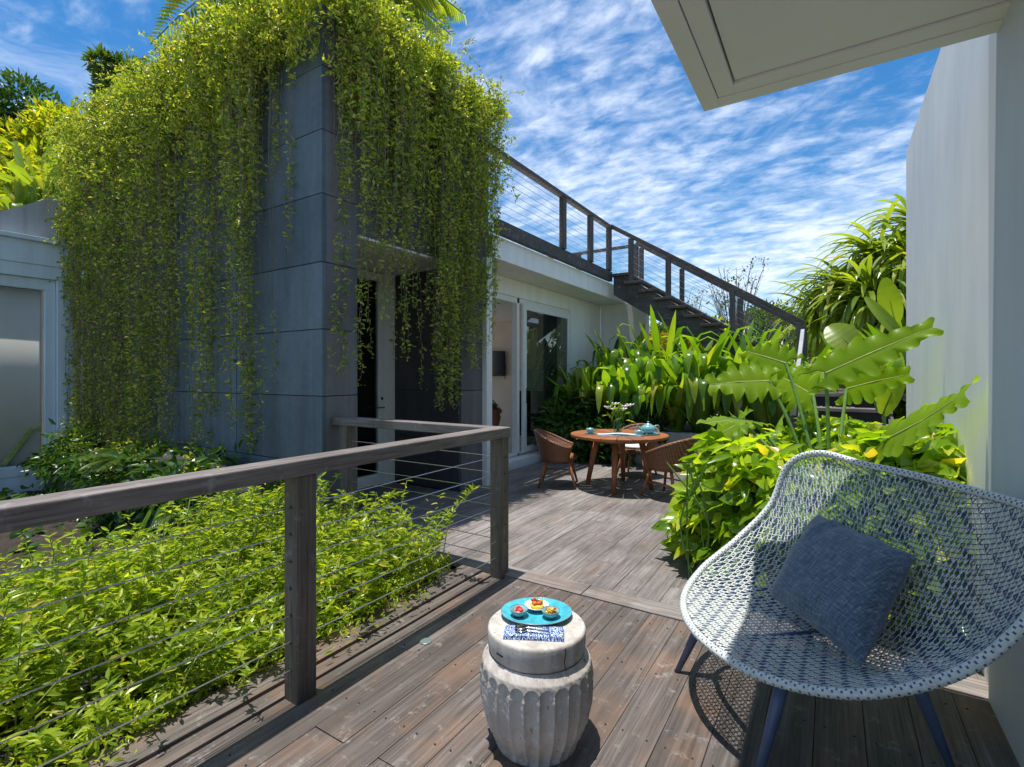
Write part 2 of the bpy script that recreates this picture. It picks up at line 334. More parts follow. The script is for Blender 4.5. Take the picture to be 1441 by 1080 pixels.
def norm(a): return a / (np.linalg.norm(a, axis=-1, keepdims=True) + 1e-9)
T_S = (np.array([(0, 0, 0), (.5, -.5, .14), (1, 0, -.05), (.5, .5, .14)]), [np.array([(0, 1, 2), (0, 2, 3)])])
def tmpl(rows, wave=0.):
    V = [(0, 0, 0)]; q = []; t = []
    for k, (x, h, z) in enumerate(rows):
        V += [(x, -h, z + .22 * h + wave * (-1) ** k), (x, 0, z), (x, h, z + .22 * h - wave * (-1) ** k)]
    n = len(rows); V.append((1, 0, rows[-1][2] * 1.6)); tip = len(V) - 1
    t += [(0, 1, 2), (0, 2, 3)]
    for k in range(n - 1):
        a = 1 + 3 * k; q += [(a, a + 3, a + 4, a + 1), (a + 1, a + 4, a + 5, a + 2)]
    a = 1 + 3 * (n - 1); t += [(a, tip, a + 1), (a + 1, tip, a + 2)]
    return np.array(V, float), [np.array(t), np.array(q)] if q else [np.array(t)]
T_M = tmpl([(.28, .42, .02), (.62, .40, -.06)])
T_B = tmpl([(.1, .30, .02), (.3, .50, .03), (.55, .46, -.02), (.8, .27, -.11)], .03)
def leaves(mb, pos, d, nr, Ls, Ws, T=T_S, mi=0):
    X = norm(d); Z = norm(nr - (nr * X).sum(-1, keepdims=True) * X); Y = np.cross(Z, X)
    V, F = T; k = len(V); n = len(pos); Ls = np.broadcast_to(Ls, (n,)); Ws = np.broadcast_to(Ws, (n,))
    P = pos[:, None] + V[None, :, 0:1] * X[:, None] * Ls[:, None, None] + V[None, :, 1:2] * Y[:, None] * Ws[:, None, None] + V[None, :, 2:3] * Z[:, None] * Ls[:, None, None]
    off = (np.arange(n) * k)[:, None, None]
    mb.add(P, [(f_[None] + off).reshape(-1, f_.shape[1]) for f_ in F], mi)
def rdir(n, up=0.): v = rng.normal(size=(n, 3)); v = norm(v); v[:, 2] += up; return norm(v)
def interp(x, xs, ys): return np.interp(x, xs, ys)
def cr(P, n=12, closed=False):      # Catmull-Rom through points
    P = np.asarray(P, float); N_ = len(P); out = []
    for i in range(N_ if closed else N_ - 1):
        if closed: p0, p1, p2, p3 = P[i - 1], P[i], P[(i + 1) % N_], P[(i + 2) % N_]
        else: p0, p1, p2, p3 = P[max(i - 1, 0)], P[i], P[i + 1], P[min(i + 2, N_ - 1)]
        t = np.linspace(0, 1, n, endpoint=False)[:, None]
        out.append(.5 * ((2 * p1) + (-p0 + p2) * t + (2 * p0 - 5 * p1 + 4 * p2 - p3) * t * t + (-p0 + 3 * p1 - 3 * p2 + p3) * t ** 3))
    if not closed: out.append(P[-1:])
    return np.vstack(out)

# ================================================================== SETTING: ground and deck
g = MB(); g.box(-600, 600, -600, 600, -1.2, -.6); tag(g.build('ground', M['ground']), kind='structure')
def boards(mb, x0, x1, y0, y1, wd, z=0., th=.03, off=0.):
    x = x0
    while x < x1 - .02:
        xe = min(x + wd, x1); y = y0 - random.uniform(0, 2.2)
        while y < y1:
            ye = y + random.uniform(1.7, 3.4); a = max(y, y0); b = min(ye, y1)
            if b - a > .02: 
                dz = random.uniform(-.0015, .0015)
                mb.box(x + .0011, xe - .0011, a + .001, b - .002, z - th, z + dz)
            y = ye
        x += wd
d = MB()
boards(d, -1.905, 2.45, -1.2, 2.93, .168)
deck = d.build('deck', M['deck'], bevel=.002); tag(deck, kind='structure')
d = MB()
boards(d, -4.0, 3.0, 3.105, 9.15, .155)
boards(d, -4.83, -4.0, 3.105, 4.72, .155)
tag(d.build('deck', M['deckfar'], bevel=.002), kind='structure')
d = MB()
for i in range(15):
    for y in np.arange(.1, 2.9, .45):
        for q in (.035, .133):
            xx = -1.905 + .168 * i + q
            if xx < .55: d.lathe([(0, .0030), (.0042, .0028), (.0042, -.001)], 7, (xx, y + random.uniform(-.004, .004), 0))
tag(d.build('deck_screws', M['black']), kind='stuff', label='small dark screw heads in rows along the deck boards', cat='screws')
d = MB()
for a, b in ((-4.83, -2.6), (-2.6, -1.35), (-1.35, 2.45)): d.box(a + .003, b - .003, 2.936, 3.10, -.03, .004)
tag(d.build('deck_cross_board', M['deckx'], bevel=.003), kind='structure')
d = MB()
for x0, x1, z in ((-2.30, -2.125, .002), (-2.118, -2.035, -.012), (-2.028, -1.912, -.022)):
    for a, b in ((-1.2, .2), (.2, 2.93)): d.box(x0, x1, a + .002, b - .002, -.16, z)
tag(d.build('deck_edge_board', M['deck'], bevel=.003), kind='structure')
d = MB(); d.box(-4.8, 2.9, -1.15, 9.1, -.5, -.06); tag(d.build('deck_base', M['dark']), kind='structure')
d = MB()
X = np.linspace(-9.2, -2.31, 60); Y = np.linspace(-2, 2.78, 40); gx, gy = np.meshgrid(X, Y, indexing='ij')
gz = -.22 + .05 * np.sin(gx * 3.1 + gy * 2) + rng.normal(size=gx.shape) * .015
d.grid(np.stack([gx, gy, gz], -1)); tag(d.build('soil', M['soil'], smooth=True), kind='structure')

# ================================================================== concrete tower
def panels(mb, face, a0, a1, b0, b1, plane, step_a, zs, gap=.008, th=.04):
    # panels on a vertical face; face 'x': plane x=const, a along y; face 'y': plane y=const, a along x
    n = max(1, round((a1 - a0) / step_a)); e = np.linspace(a0, a1, n + 1)
    zz = [b0] + [z for z in zs if b0 + .05 < z < b1 - .05] + [b1]
    for i in range(n):
        for k in range(len(zz) - 1):
            o = random.uniform(-.0015, .0015)
            lo, hi = e[i] + (gap / 2 if i else 0), e[i + 1] - (gap / 2 if i < n - 1 else 0)
            if face == 'x': mb.box(plane - th, plane + o, lo, hi, zz[k] + gap / 2, zz[k + 1] - gap / 2)
            else: mb.box(lo, hi, plane + o, plane + th, zz[k] + gap / 2, zz[k + 1] - gap / 2)
ZS = [.02, .62, 1.22, 1.81, 2.40, 3.0, 3.56, 4.12]
tower = empty('concrete_tower', (-6.4, 4.0, -.6), 'tall blue-grey concrete block draped with hanging creeper', 'building')
def off(t, o): return o
def B(mb, name, mat, root, **k):     # build in world coordinates under a root
    o = mb.build(name, mat, root, **k); o.location = -Vector(root.location) if root.rotation_euler.z == 0 else o.location; return o
m = MB(); panels(m, 'y', -9.2, -3.752, -.6, 4.66, 2.80, 1.36, ZS); B(m, 'wall', M['conc'], tower)
m = MB(); panels(m, 'x', 2.841, 3.185, -.6, 4.66, -3.75, 1, ZS)
panels(m, 'x', 3.186, 4.75, 2.72, 4.66, -3.75, 1.6, ZS); panels(m, 'x', 4.751, 5.32, -.6, 4.66, -3.75, 1, ZS); B(m, 'wall', M['conc2'], tower)
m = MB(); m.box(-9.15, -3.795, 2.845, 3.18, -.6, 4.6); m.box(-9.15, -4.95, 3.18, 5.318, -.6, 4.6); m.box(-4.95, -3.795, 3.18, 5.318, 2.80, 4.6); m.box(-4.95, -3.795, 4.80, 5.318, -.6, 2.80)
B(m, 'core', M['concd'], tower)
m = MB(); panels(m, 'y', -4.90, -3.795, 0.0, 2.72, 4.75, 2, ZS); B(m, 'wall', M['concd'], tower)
m = MB(); m.box(-4.90, -3.752, 3.185, 4.75, 2.722, 2.76); m.box(-3.80, -3.742, 3.19, 4.74, 2.70, 2.7215); B(m, 'ceiling', M['white'], tower)
m = MB(); m.box(-4.90, -4.86, 4.55, 4.749, 0, 2.72); B(m, 'jamb', M['white'], tower)
m = MB(); m.box(-3.749, -3.68, 5.18, 5.30, 0, 2.91); B(m, 'corner_trim', M['frame'], tower)
m = MB()
for a, b, c_, d_ in ((3.19, 3.27, .02, 2.70), (4.44, 4.545, .02, 2.70), (3.27, 4.44, .02, .16), (3.27, 4.44, 2.60, 2.70)): m.box(-4.90, -4.835, a, b, c_, d_)
dr = B(m, 'door', M['frame'], tower, bevel=.004)
m = MB(); m.box(-4.875, -4.865, 3.272, 4.438, .162, 2.598); m.build('pane', M['glass2'], dr)
m = MB(); m.tube(cr([(-4.83, 4.49, 1.0), (-4.78, 4.49, 1.0), (-4.775, 4.46, 1.0), (-4.775, 4.37, 1.0)], 4), .010, 8); m.build('handle', M['chrome'], dr)
m = MB(); m.tube([(-4.833, 4.49, 1.11), (-4.82, 4.49, 1.11)], .022, 12); m.build('lock', M['chrome'], dr)

# ================================================================== white pavilion with roof terrace
pav = empty('white_pavilion', (-6.2, 7.6, 0), 'white single storey pavilion with sliding glass doors behind the dining table', 'building')
m = MB(); m.box(-4.55, -4.25, 5.33, 5.6, .1, 2.93); m.box(-4.55, -4.25, 8.78, 10.27, -.3, 2.93); m.box(-4.55, -4.25, 5.6, 8.78, 2.66, 2.93)
m.box(-4.249, -3.25, 10.272, 10.5, -.3, 2.933); B(m, 'wall', M['white'], pav)
m = MB(); m.box(-4.25, -4.05, 5.33, 10.26, -.2, .11); B(m, 'threshold', M['frame'], pav, bevel=.004)
m = MB(); m.box(-8.4, -3.69, 5.321, 10.62, 2.935, 3.235); B(m, 'roof', M['white'], pav, bevel=.004)
for q in ((10.0, 10.1), (5.33, 5.40)):
    m = MB(); m.box(-8.2, -4.56, q[0], q[1], 0, 2.9); B(m, 'interior_wall', M['beige'], pav)
m = MB(); m.box(-8.2, -4.56, 5.41, 9.99, 2.70, 2.74); B(m, 'interior_ceiling', M['ceil'], pav)
m = MB(); m.box(-8.2, -4.26, 5.41, 9.99, .03, .09); B(m, 'interior_floor', M['floor'], pav)
# sliding door: two sashes, right one glazed, left one slid open behind it
m = MB()
for y0, y1, z0, z1, x in ((5.6, 5.68, .11, 2.66, -4.33), (6.86, 6.93, .11, 2.66, -4.33), (8.70, 8.779, .11, 2.66, -4.33), (5.68, 8.70, 2.57, 2.659, -4.33), (5.68, 8.70, .112, .15, -4.33)):
    m.box(x - .04, x + .06, y0, y1, z0, z1)
m.box(-4.262, -4.215, 6.97, 7.07, .152, 2.568); m.box(-4.262, -4.215, 8.60, 8.698, .152, 2.568); m.box(-4.262, -4.215, 7.07, 8.60, .152, .24); m.box(-4.262, -4.215, 7.07, 8.60, 2.48, 2.568)
sl = B(m, 'sliding_door', M['frame'], pav, bevel=.004)
m = MB(); m.box(-4.245, -4.235, 7.072, 8.598, .242, 2.478); m.build('pane', M['glass'], sl)
m = MB(); m.bar((-4.205, 7.02, .95), (-4.205, 7.02, 1.2), .02, .025, (1, 0, 0)); m.build('handle', M['chrome'], sl)
m = MB(); m.lathe([(.0, 2.64), (.05, 2.64), (.055, 2.665), (.05, 2.70), (0, 2.70)], 16, (-6.1, 8.6, 0)); B(m, 'downlight', M['whitec'], pav)
# things in the room
tv = empty('television', (-7.05, 9.93, 1.66), 'flat black television hung on the beige wall inside the pavilion', 'television')
m = MB(); m.box(-.62, .52, -.03, .02, -.27, .33); m.build('body', M['black'], tv, bevel=.006)
m = MB(); m.box(-.60, .50, -.036, -.031, -.25, .31); m.build('screen', M['tv'], tv)
m = MB(); m.tube(cr([(.5, 0, .0), (.56, 0, -.1), (.53, 0, -.3), (.5, 0, -.33)]), .008, 6); m.build('cable', M['black'], tv)
pot = empty('terracotta_urn', (-5.15, 7.45, .09), 'terracotta urn with a small dry plant standing inside the open doorway', 'urn')
m = MB(); m.lathe([(0, 0), (.11, 0), (.12, .05), (.08, .2), (.1, .4), (.14, .56), (.12, .62), (.16, .66), (.16, .70), (.13, .70), (.12, .62), (0, .60)], 24); m.build('body', M['terra'], pot, smooth=True)
m = MB(); P = rng.normal(size=(60, 3)) * .04 + [0, 0, .72]; leaves(m, P, rdir(60, .8), rdir(60), .09, .04); m.build('plant', M['bark'], pot)
m = MB()
U = np.linspace(0, 1, 60); Zc = np.linspace(.1, 2.6, 8)
P = np.array([[(-4.45 + .03 * math.sin(u * 46) , 8.05 + u * .5, z) for z in Zc] for u in U]); m.grid(P)
tag(m.build('curtain', M['curtain'], smooth=True, solid=.004), 'grey floor length curtain gathered behind the glass door', 'curtain')
cab = empty('cabinet', (-5.62, 9.6, .09), 'pale cabinet with a dark open shelf behind the glass door', 'cabinet')
m = MB(); m.box(-.2, 1.0, -.25, .25, .98, 1.45); m.build('door', M['cabinet'], cab, bevel=.004)
m = MB(); m.box(-.2, 1.0, -.25, .25, 0, .06); m.box(-.15, .95, -.25, .25, .42, .46); m.box(-.2, -.15, -.25, .25, .06, .978); m.box(.95, 1.0, -.25, .25, .06, .978); m.build('shelf', M['black'], cab)
m = MB(); m.bar((.85, -.27, 1.05), (.85, -.27, 1.25), .014, .02, (0, 1, 0)); m.build('handle', M['black'], cab)
tap = empty('wall_tap', (-4.24, 9.15, .95), 'small brown outdoor tap on the white wall beside the glass door', 'tap')
m = MB(); m.tube(cr([(0, 0, 0), (.06, 0, 0), (.09, 0, -.05)], 6), .014, 8); m.build('spout', M['terra'], tap); m = MB(); m.box(.03, .05, -.03, .03, .014, .035); m.build('handle', M['terra'], tap)

# terrace railing and staircase
def rail_cables(mb_list, a, b, zs, r=.003):
    for z in zs:
        m_ = MB(); m_.tube([np.array(a) + [0, 0, z], np.array(b) + [0, 0, z]], r, 5); mb_list.append(m_)
ter = empty('terrace_railing', (-3.62, 7.3, 3.235), 'dark wooden roof terrace railing with steel cables above the white fascia', 'railing')
m = MB(); m.box(-3.68, -3.60, 5.33, 9.3, 3.237, 3.42); B(m, 'base_beam', M['stairwood'], ter, bevel=.004)
m = MB(); m.box(-3.66, -3.56, 4.2, 9.26, 4.235, 4.295); B(m, 'handrail', M['stairwood'], ter, bevel=.006)
m = MB(); m.box(-8.2, -3.60, 10.72, 10.80, 4.235, 4.295); B(m, 'handrail', M['stairwood'], ter, bevel=.006)
for y in (4.4, 7.18, 8.26, 9.14):
    m = MB(); m.box(-3.65, -3.57, y - .055, y + .055, 3.421, 4.234); B(m, 'post', M['stairpost'], ter, bevel=.004)
for x in (-3.62, -5.0):
    m = MB(); m.box(x - .05, x + .05, 10.72, 10.80, 3.236, 4.234); B(m, 'post', M['stairpost'], ter, bevel=.004)
for z in np.linspace(3.52, 4.14, 7):
    m = MB(); m.tube([(-3.61, 4.4, z), (-3.61, 9.2, z)], .0035, 5); B(m, 'cable', M['steel'], ter)
    m = MB(); m.tube([(-3.62, 10.76, z), (-8.2, 10.76, z)], .0035, 5); B(m, 'cable', M['steel'], ter)
sl_ = -.636; x0s, z0s = -3.55, 3.36
stair = empty('roof_staircase', (-2.0, 10.0, 1.17), 'dark open tread wooden staircase descending from the roof terrace', 'staircase')
nst = 12; run = 3.3 / nst; rise = 2.1 / nst
for k in range(nst):
    xa = x0s + k * run; z = z0s - k * rise
    m = MB(); m.box(xa - .04, xa + run + .03, 9.16, 10.80, z - .05, z); B(m, 'tread', M['stairwood'], stair, bevel=.004)
for y in (9.26, 10.68):
    m = MB(); sec = []
    top = []; 
    for k in range(nst):
        xa = x0s + k * run; z = z0s - .051 - k * rise; top += [(xa, z), (xa + run - .005, z)]
    bot = [(x0s + nst * run, z0s - .051 - nst * rise - .12), (x0s, z0s - .42)]
    # notched stringer: one quad column per tread
    for k in range(nst):
        xa = x0s + k * run; xb = xa + run; zt = z0s - .051 - k * rise; ba = z0s - .40 + (xa - x0s) * sl_; bb = z0s - .40 + (xb - x0s) * sl_
        V = [(xa, y - .03, ba), (xb, y - .03, bb), (xb, y - .03, zt), (xa, y - .03, zt), (xa, y + .03, ba), (xb, y + .03, bb), (xb, y + .03, zt), (xa, y + .03, zt)]
        m.add(V, [(0, 1, 2, 3), (7, 6, 5, 4), (0, 4, 5, 1), (1, 5, 6, 2), (2, 6, 7, 3), (3, 7, 4, 0)])
    B(m, 'stringer', M['stairwood'], stair)
zr = lambda x: 4.265 + (x + 3.55) * sl_
for y, xs in ((9.22, (-3.2, -2.5, -1.42, -.42)), (10.70, (-3.48, -2.62, -1.5, -.42))):
    m = MB(); m.bar((-3.60, y, zr(-3.60)), (-.36, y, zr(-.36)), .07, .075); B(m, 'handrail', M['stairwood'], stair, bevel=.006)
    for x in xs:
        k = int((x - x0s) / run); m = MB(); m.box(x - .045, x + .045, y - .035, y + .035, z0s - k * rise + .001, zr(x) - .045); B(m, 'post', M['stairpost'], stair, bevel=.004)
    for q in np.linspace(.12, .82, 7):
        m = MB(); m.tube([(-3.55, y, zr(-3.55) - q), (-.42, y, zr(-.42) - q)], .003, 5); B(m, 'cable', M['steel'], stair)
gs = empty('garden_steps', (.1, 8.2, 0), 'weathered timber garden steps climbing between the plants to a landing', 'steps')
m = MB(); m.box(-.45, 1.7, 7.66, 10.8, 1.11, 1.17); B(m, 'landing', M['stairwood'], gs)
for k in range(7):
    z = 1.17 - .17 * k; y = 7.60 - .28 * k
    m = MB(); m.box(-.30, .58, y - .28 + .28, y + .30, z - .04, z); B(m, 'tread', M['deckx'], gs, bevel=.004)
    m = MB(); m.box(-.29, .57, y + .02, y + .04, z - .165, z - .041); B(m, 'riser', M['dark'], gs)
for x in (-.33, .59):
    m = MB(); m.bar((x, 7.85, 1.08), (x, 5.8, -.16), .05, .22); B(m, 'stringer', M['stairwood'], gs)
m = MB(); m.bar((-.36, 8.7, 2.05), (-.36, 6.45, 1.0), .05, .11); B(m, 'handrail', M['planter'], gs, bevel=.005)
for y, z in ((8.6, 1.93), (6.55, .95)):
    m = MB(); m.box(-.395, -.325, y - .035, y + .035, 0 if y < 7 else 1.171, z); B(m, 'post', M['stairwood'], gs, bevel=.004)

# planter behind the table
pl = empty('planter_wall', (-1.8, 7.9, 0), 'low grey rendered planter wall behind the dining table', 'planter')
m = MB(); m.box(-3.05, -.5, 7.80, 7.92, -.3, .53); m.box(-.62, -.5, 7.921, 9.1, -.3, .53); B(m, 'wall', M['planter'], pl, bevel=.006)
m = MB(); m.box(-4.0, -.63, 7.93, 10.2, -.3, .45); B(m, 'soil', M['soil'], pl)

# ================================================================== left pavilion
lp = empty('glazed_pavilion', (-9.6, .5, -.3), 'white pavilion, tinted blue for sky shade, with a big fixed window left of the creeper wall', 'building')
m = MB(); m.box(-9.45, -9.20, -3, 2.79, 2.93, 3.24); m.box(-9.45, -9.22, -3, 2.79, 2.75, 2.93); m.box(-9.45, -9.18, -3, 2.79, -.3, .05)
m.box(-9.45, -9.22, 2.52, 2.79, .051, 2.749); B(m, 'wall', M['leftwhite'], lp, bevel=.004)
m = MB(); m.box(-9.25, -9.13, -3, 2.79, 3.241, 3.30); B(m, 'coping', M['leftwhite'], lp, bevel=.004)
m = MB()
V = [(-9.3, 1.55, 3.301), (-9.3, 2.79, 3.301), (-9.3, 2.79, 4.02), (-9.3, 2.62, 4.02), (-12, 1.55, 3.301), (-12, 2.79, 3.301), (-12, 2.79, 4.02), (-12, 2.62, 4.02)]
m.add(V, [(0, 1, 2, 3), (7, 6, 5, 4), (0, 4, 5, 1), (1, 5, 6, 2), (2, 6, 7, 3), (3, 7, 4, 0)]); B(m, 'roof', M['roofc'], lp)
m = MB(); m.box(-9.34, -9.17, -3, 2.515, .051, .18); m.box(-9.34, -9.28, -3, 2.515, 2.60, 2.748); m.box(-9.34, -9.27, 2.40, 2.515, .181, 2.599)
wf = B(m, 'window', M['leftwhite'], lp, bevel=.004)
m = MB(); m.box(-9.315, -9.305, -3, 2.399, .182, 2.598); m.build('pane', M['glassl'], wf)
m = MB(); m.box(-10.9, -10.8, -3, 4, -.3, 2.9); B(m, 'interior_wall', M['beige'], lp)
m = MB(); m.box(-10.8, -9.35, -3, 2.8, 0, .05); B(m, 'interior_floor', M['floor'], lp)
m = MB(); 
P = np.array([[(-9.42 + .010 * math.sin(u * 2.5), -1.2 + u, z) for z in (.06, 2.7)] for u in np.linspace(0, 3.6, 140)]); m.grid(P)
tag(m.build('blind', M['blind'], smooth=True, solid=.004), 'sheer pale blind hanging inside the big window at far left', 'blind')
m = MB(); m.bar((-9.36, 2.0, .20), (-9.36, 2.28, .66), .02, .06); m.bar((-9.36, 2.28, .66), (-9.36, 2.38, .69), .04, .04)
tag(m.build('wooden_prop', M['palestem'], bevel=.004), 'pale slanted timber strut seen inside the far left window', 'strut')

# ledge with rocks under the left tower face
led = MB(); led.box(-9.1, -3.95, 2.35, 2.79, -.3, .30)
tag(led.build('ledge_wall', M['conc'], bevel=.01), 'low blue-grey concrete ledge along the foot of the creeper wall', 'ledge')

# ================================================================== porch: pier wall, soffit; garden wall
po = empty('porch', (.7, 1, 0), 'grey-white porch wall and cream roof soffit over the lounge chair', 'porch')
m = MB(); m.box(.572, .9, -1.5, 2.93, -.02, 2.86); B(m, 'wall', M['pier'], po, bevel=.004)
m = MB(); x0, y1, z = -.57, 2.79, 2.80
m.box(x0, 3, -2.5, y1, 2.87, 3.05)
m.box(x0 + .002, x0 + .085, -2.5, y1 - .002, z, 2.869); m.box(x0 + .085, 3, y1 - .085, y1 - .002, z, 2.869)
m.box(x0 + .089, x0 + .17, -2.5, y1 - .089, z + .006, 2.869); m.box(x0 + .17, 3, y1 - .17, y1 - .089, z + .006, 2.869)
m.box(x0 + .178, 3, -2.5, y1 - .178, z + .022, 2.869)
B(m, 'soffit', M['soffit'], po, bevel=.002)
gw = MB(); gw.box(.60, .86, 2.933, 6.02, -.3, 3.53)
tag(gw.build('garden_wall', M['rwall'], bevel=.006), 'tall streaked white garden wall behind the lounge chair', 'wall')
m = MB(); m.box(.575, .599, 2.835, 3.1, .0, .55)

# ================================================================== deck railing
rl = empty('deck_railing', (-1.98, 1.5, 0), 'weathered grey timber railing with steel cables round the shrub bed', 'railing')
zt, th = 1.035, .07
m = MB(); m.box(-2.045, -1.925, -1.2, 3.005, zt - th, zt); B(m, 'handrail', M['railwood'], rl, bevel=.006)
m = MB(); m.box(-3.745, -2.047, 2.89, 3.005, zt - th, zt); B(m, 'handrail', M['railwoodx'], rl, bevel=.006)
posts = ((-1.985, -.25), (-1.985, 1.37), (-1.985, 2.95), (-3.60, 2.95))
for x, y in posts:
    m = MB(); m.box(x - .048, x + .048, y - .048, y + .048, -.1, zt - th - .001); p = B(m, 'post', M['postwood'], rl, bevel=.005)
    for k in range(7):
        z = .12 + k * .118; hp = []
        if x > -3 and y > 2: hp.append(((x + .046, y, z), (x + .050, y, z)))
        if 0 < y < 2.9: hp += [((x, y - .050, z), (x, y - .046, z)), ((x, y + .046, z), (x, y + .050, z))]
        for q in hp:
            m = MB(); m.tube(q, .008, 8); h_ = m.build('cable_hole', M['black'], p)
for k in range(7):
    z = .12 + k * .118
    ys = np.linspace(-1.2, 2.95, 12)
    m = MB(); m.tube([(-1.985, y, z - .004 * math.sin((y + k) * 2)) for y in ys], .0028, 5); B(m, 'cable', M['steel'], rl)
    m = MB(); m.tube([(x, 2.95, z) for x in (-1.985, -2.8, -3.6)], .0028, 5); B(m, 'cable', M['steel'], rl)
m = MB(); m.lathe([(0, .006), (.028, .006), (.032, .0035), (.032, -.01)], 20, (-1.80, 1.98, 0)); o = m.build('deck_light', M['disc'], smooth=False)
tag(o, 'small round frosted light set in the deck beside the railing', 'light')

# ================================================================== drum stool
DX, DY = -.967, 1.695
dr_ = empty('drum_stool', (DX, DY, .0), 'whitewashed fluted clay drum stool in the foreground', 'stool')
nf = 25
zz = np.concatenate([np.linspace(0, .05, 8), np.linspace(.055, .345, 90)]); 
def body_r(z): return interp(z, [0, .03, .10, .18, .26, .315, .345], [.160, .170, .197, .214, .216, .205, .180])
prof = [(.0, 0)] + [(body_r(z), z) for z in zz]
def flute(rr, z, th):
    ph = (th * nf / (2 * math.pi)) % 1 - .5
    zc = .278 + .024 * np.sqrt(np.clip(1 - (ph * 2.1) ** 2, 0, 1))
    win = np.clip((zc - z) / .007, 0, 1)
    sc = -.0125 * np.cos(ph * math.pi) ** .7
    nz_ = .0007 * np.sin(th * 23 + z * 90) * np.sin(z * 140 + th * 7) + .0005 * np.sin(th * 61 + 3 * np.sin(z * 60)) * np.sin(z * 210)
    return rr * np.where(z > .05, 1.02, 1) + np.where(rr > .01, nz_ + sc * win * np.clip(z / .004, 0, 1), 0)
m = MB(); m.lathe(prof, nf * 16, (0, 0, 0), flute); m.build('body', M['drum'], dr_, smooth=True)
m = MB(); m.lathe([(.178, .335), (.178, .344), (.183, .349), (.188, .365), (.190, .425), (.188, .432), (.184, .436), (.178, .437), (0, .437)], 96,
        (0, 0, 0), lambda rr, z, th: rr * (1 + .004 * np.sin(3 * th) + .002 * np.sin(7 * th))); m.build('top', M['drum'], dr_, smooth=True)
m = MB(); a = R(-105); m.obox((.1895 * math.cos(a), .1895 * math.sin(a), .385), (-.016 * math.sin(a), .016 * math.cos(a), 0), (.002 * math.cos(a), .002 * math.sin(a), 0), (0, 0, .003)); m.build('slot', M['black'], dr_)
m = MB()
a = R(-28)
P = [(.1905 * math.cos(a + q), .1905 * math.sin(a + q), z) for q, z in ((0, .43), (.02, .41), (-.015, .385), (.01, .35))]; m.tube(P, .0015, 5); m.build('crack', M['black'], dr_)
# things on the stool. local frame: camera right / forward on the ground
fwd = np.array([-math.sin(R(32.5)), math.cos(R(32.5))]); rgt = np.array([math.cos(R(32.5)), math.sin(R(32.5))])
def at(r, f_): return (DX + rgt[0] * r + fwd[0] * f_, DY + rgt[1] * r + fwd[1] * f_)
zt_ = .4375
px, py = at(.003, .062); plate = empty('oval_plate', (px, py, zt_), 'turquoise oval platter on top of the drum stool', 'plate', rz=R(32.5))
m = MB(); m.lathe([(0, .004), (.085, .0), (.10, .004), (.135, .014), (.142, .019), (.140, .021), (.130, .017), (.10, .009), (0, .008)], 64, sx=1.0, sy=.82); m.build('dish', M['ceramic'], plate, smooth=True)
m = MB(); th_ = np.linspace(0, 2 * math.pi, 64, endpoint=False); m.tube(np.stack([.1415 * np.cos(th_), .1415 * .82 * np.sin(th_), .020 + 0 * th_], 1), .0018, 6, closed=True); m.build('rim', M['bowlrim'], plate, smooth=True)
def bowl(r, f_, label, inner, outer, cols, flabel, fname):
    x, y = at(r, f_); o = empty('small_bowl', (x, y, zt_ + .010), label, 'bowl')
    m = MB(); m.lathe([(0, .0), (.018, .0), (.030, .012), (.036, .026), (.0345, .027), (.028, .014), (.015, .005), (0, .004)], 40); m.build('body', inner, o, smooth=True)
    m = MB(); t_ = np.linspace(0, 2 * math.pi, 40, endpoint=False); m.tube(np.stack([.0354 * np.cos(t_), .0354 * np.sin(t_), .0268 + 0 * t_], 1), .0014, 6, closed=True); m.build('rim', outer, o, smooth=True)
    fo = empty(fname, (x, y, zt_ + .02), flabel, 'food')
    for q, c_ in enumerate(cols):
        m = MB()
        for _ in range(7):
            a_ = random.uniform(0, 6.28); rr = random.uniform(0, .02); s_ = random.uniform(.005, .0085)
            v_ = Matrix.Rotation(random.uniform(0, 3), 3, Vector((random.random(), random.random(), random.random() + .1)).normalized())
            m.obox((rr * math.cos(a_), rr * math.sin(a_), .008 + random.uniform(0, .013) - rr * .3), v_ @ Vector((s_, 0, 0)), v_ @ Vector((0, s_ * .8, 0)), v_ @ Vector((0, 0, s_ * .7)))
        m.build('piece', M[c_], fo, bevel=.002)
bowl(-.068, .042, 'small glazed bowl of red fruit at the left of the platter', M['ceramic2'], M['bowlrim'], ['red', 'pink', 'red'], 'diced red and pink fruit in the left bowl', 'fruit_salad')
bowl(.058, .030, 'small glazed bowl of orange and red fruit at the right of the platter', M['ceramic2'], M['bowlrim'], ['red', 'orange', 'brown', 'yellow'], 'mixed orange fruit and nuts in the right bowl', 'fruit_salad')
x, y = at(.006, .098); sc_ = empty('round_dish', (x, y, zt_ + .010), 'white round dish at the back of the platter', 'dish')
m = MB(); m.lathe([(0, .0), (.022, .0), (.036, .010), (.050, .017), (.0495, .019), (.036, .013), (.02, .005), (0, .005)], 40); m.build('body', M['whitec'], sc_, smooth=True)
x, y = at(.006, .098); tt = empty('tart', (x, y, zt_ + .016), 'small yellow tart with herbs on the white dish', 'food')
m = MB(); m.lathe([(0, 0), (.026, 0), (.029, .014), (.024, .016), (0, .015)], 10); m.build('crust', M['yellow'], tt)
for c_ in ('brown', 'olive', 'orange', 'red'):
    m = MB()
    for _ in range(6):
        a_ = random.uniform(0, 6.28); rr = random.uniform(0, .024); s_ = random.uniform(.004, .008); v_ = Matrix.Rotation(random.uniform(0, 3), 3, Vector((random.random(), random.random(), .3)).normalized())
        m.obox((rr * math.cos(a_), rr * math.sin(a_), .019 + random.uniform(0, .008)), v_ @ Vector((s_, 0, 0)), v_ @ Vector((0, s_ * .7, 0)), v_ @ Vector((0, 0, s_ * .5)))
    m.build('topping', M[c_], tt, bevel=.0015)
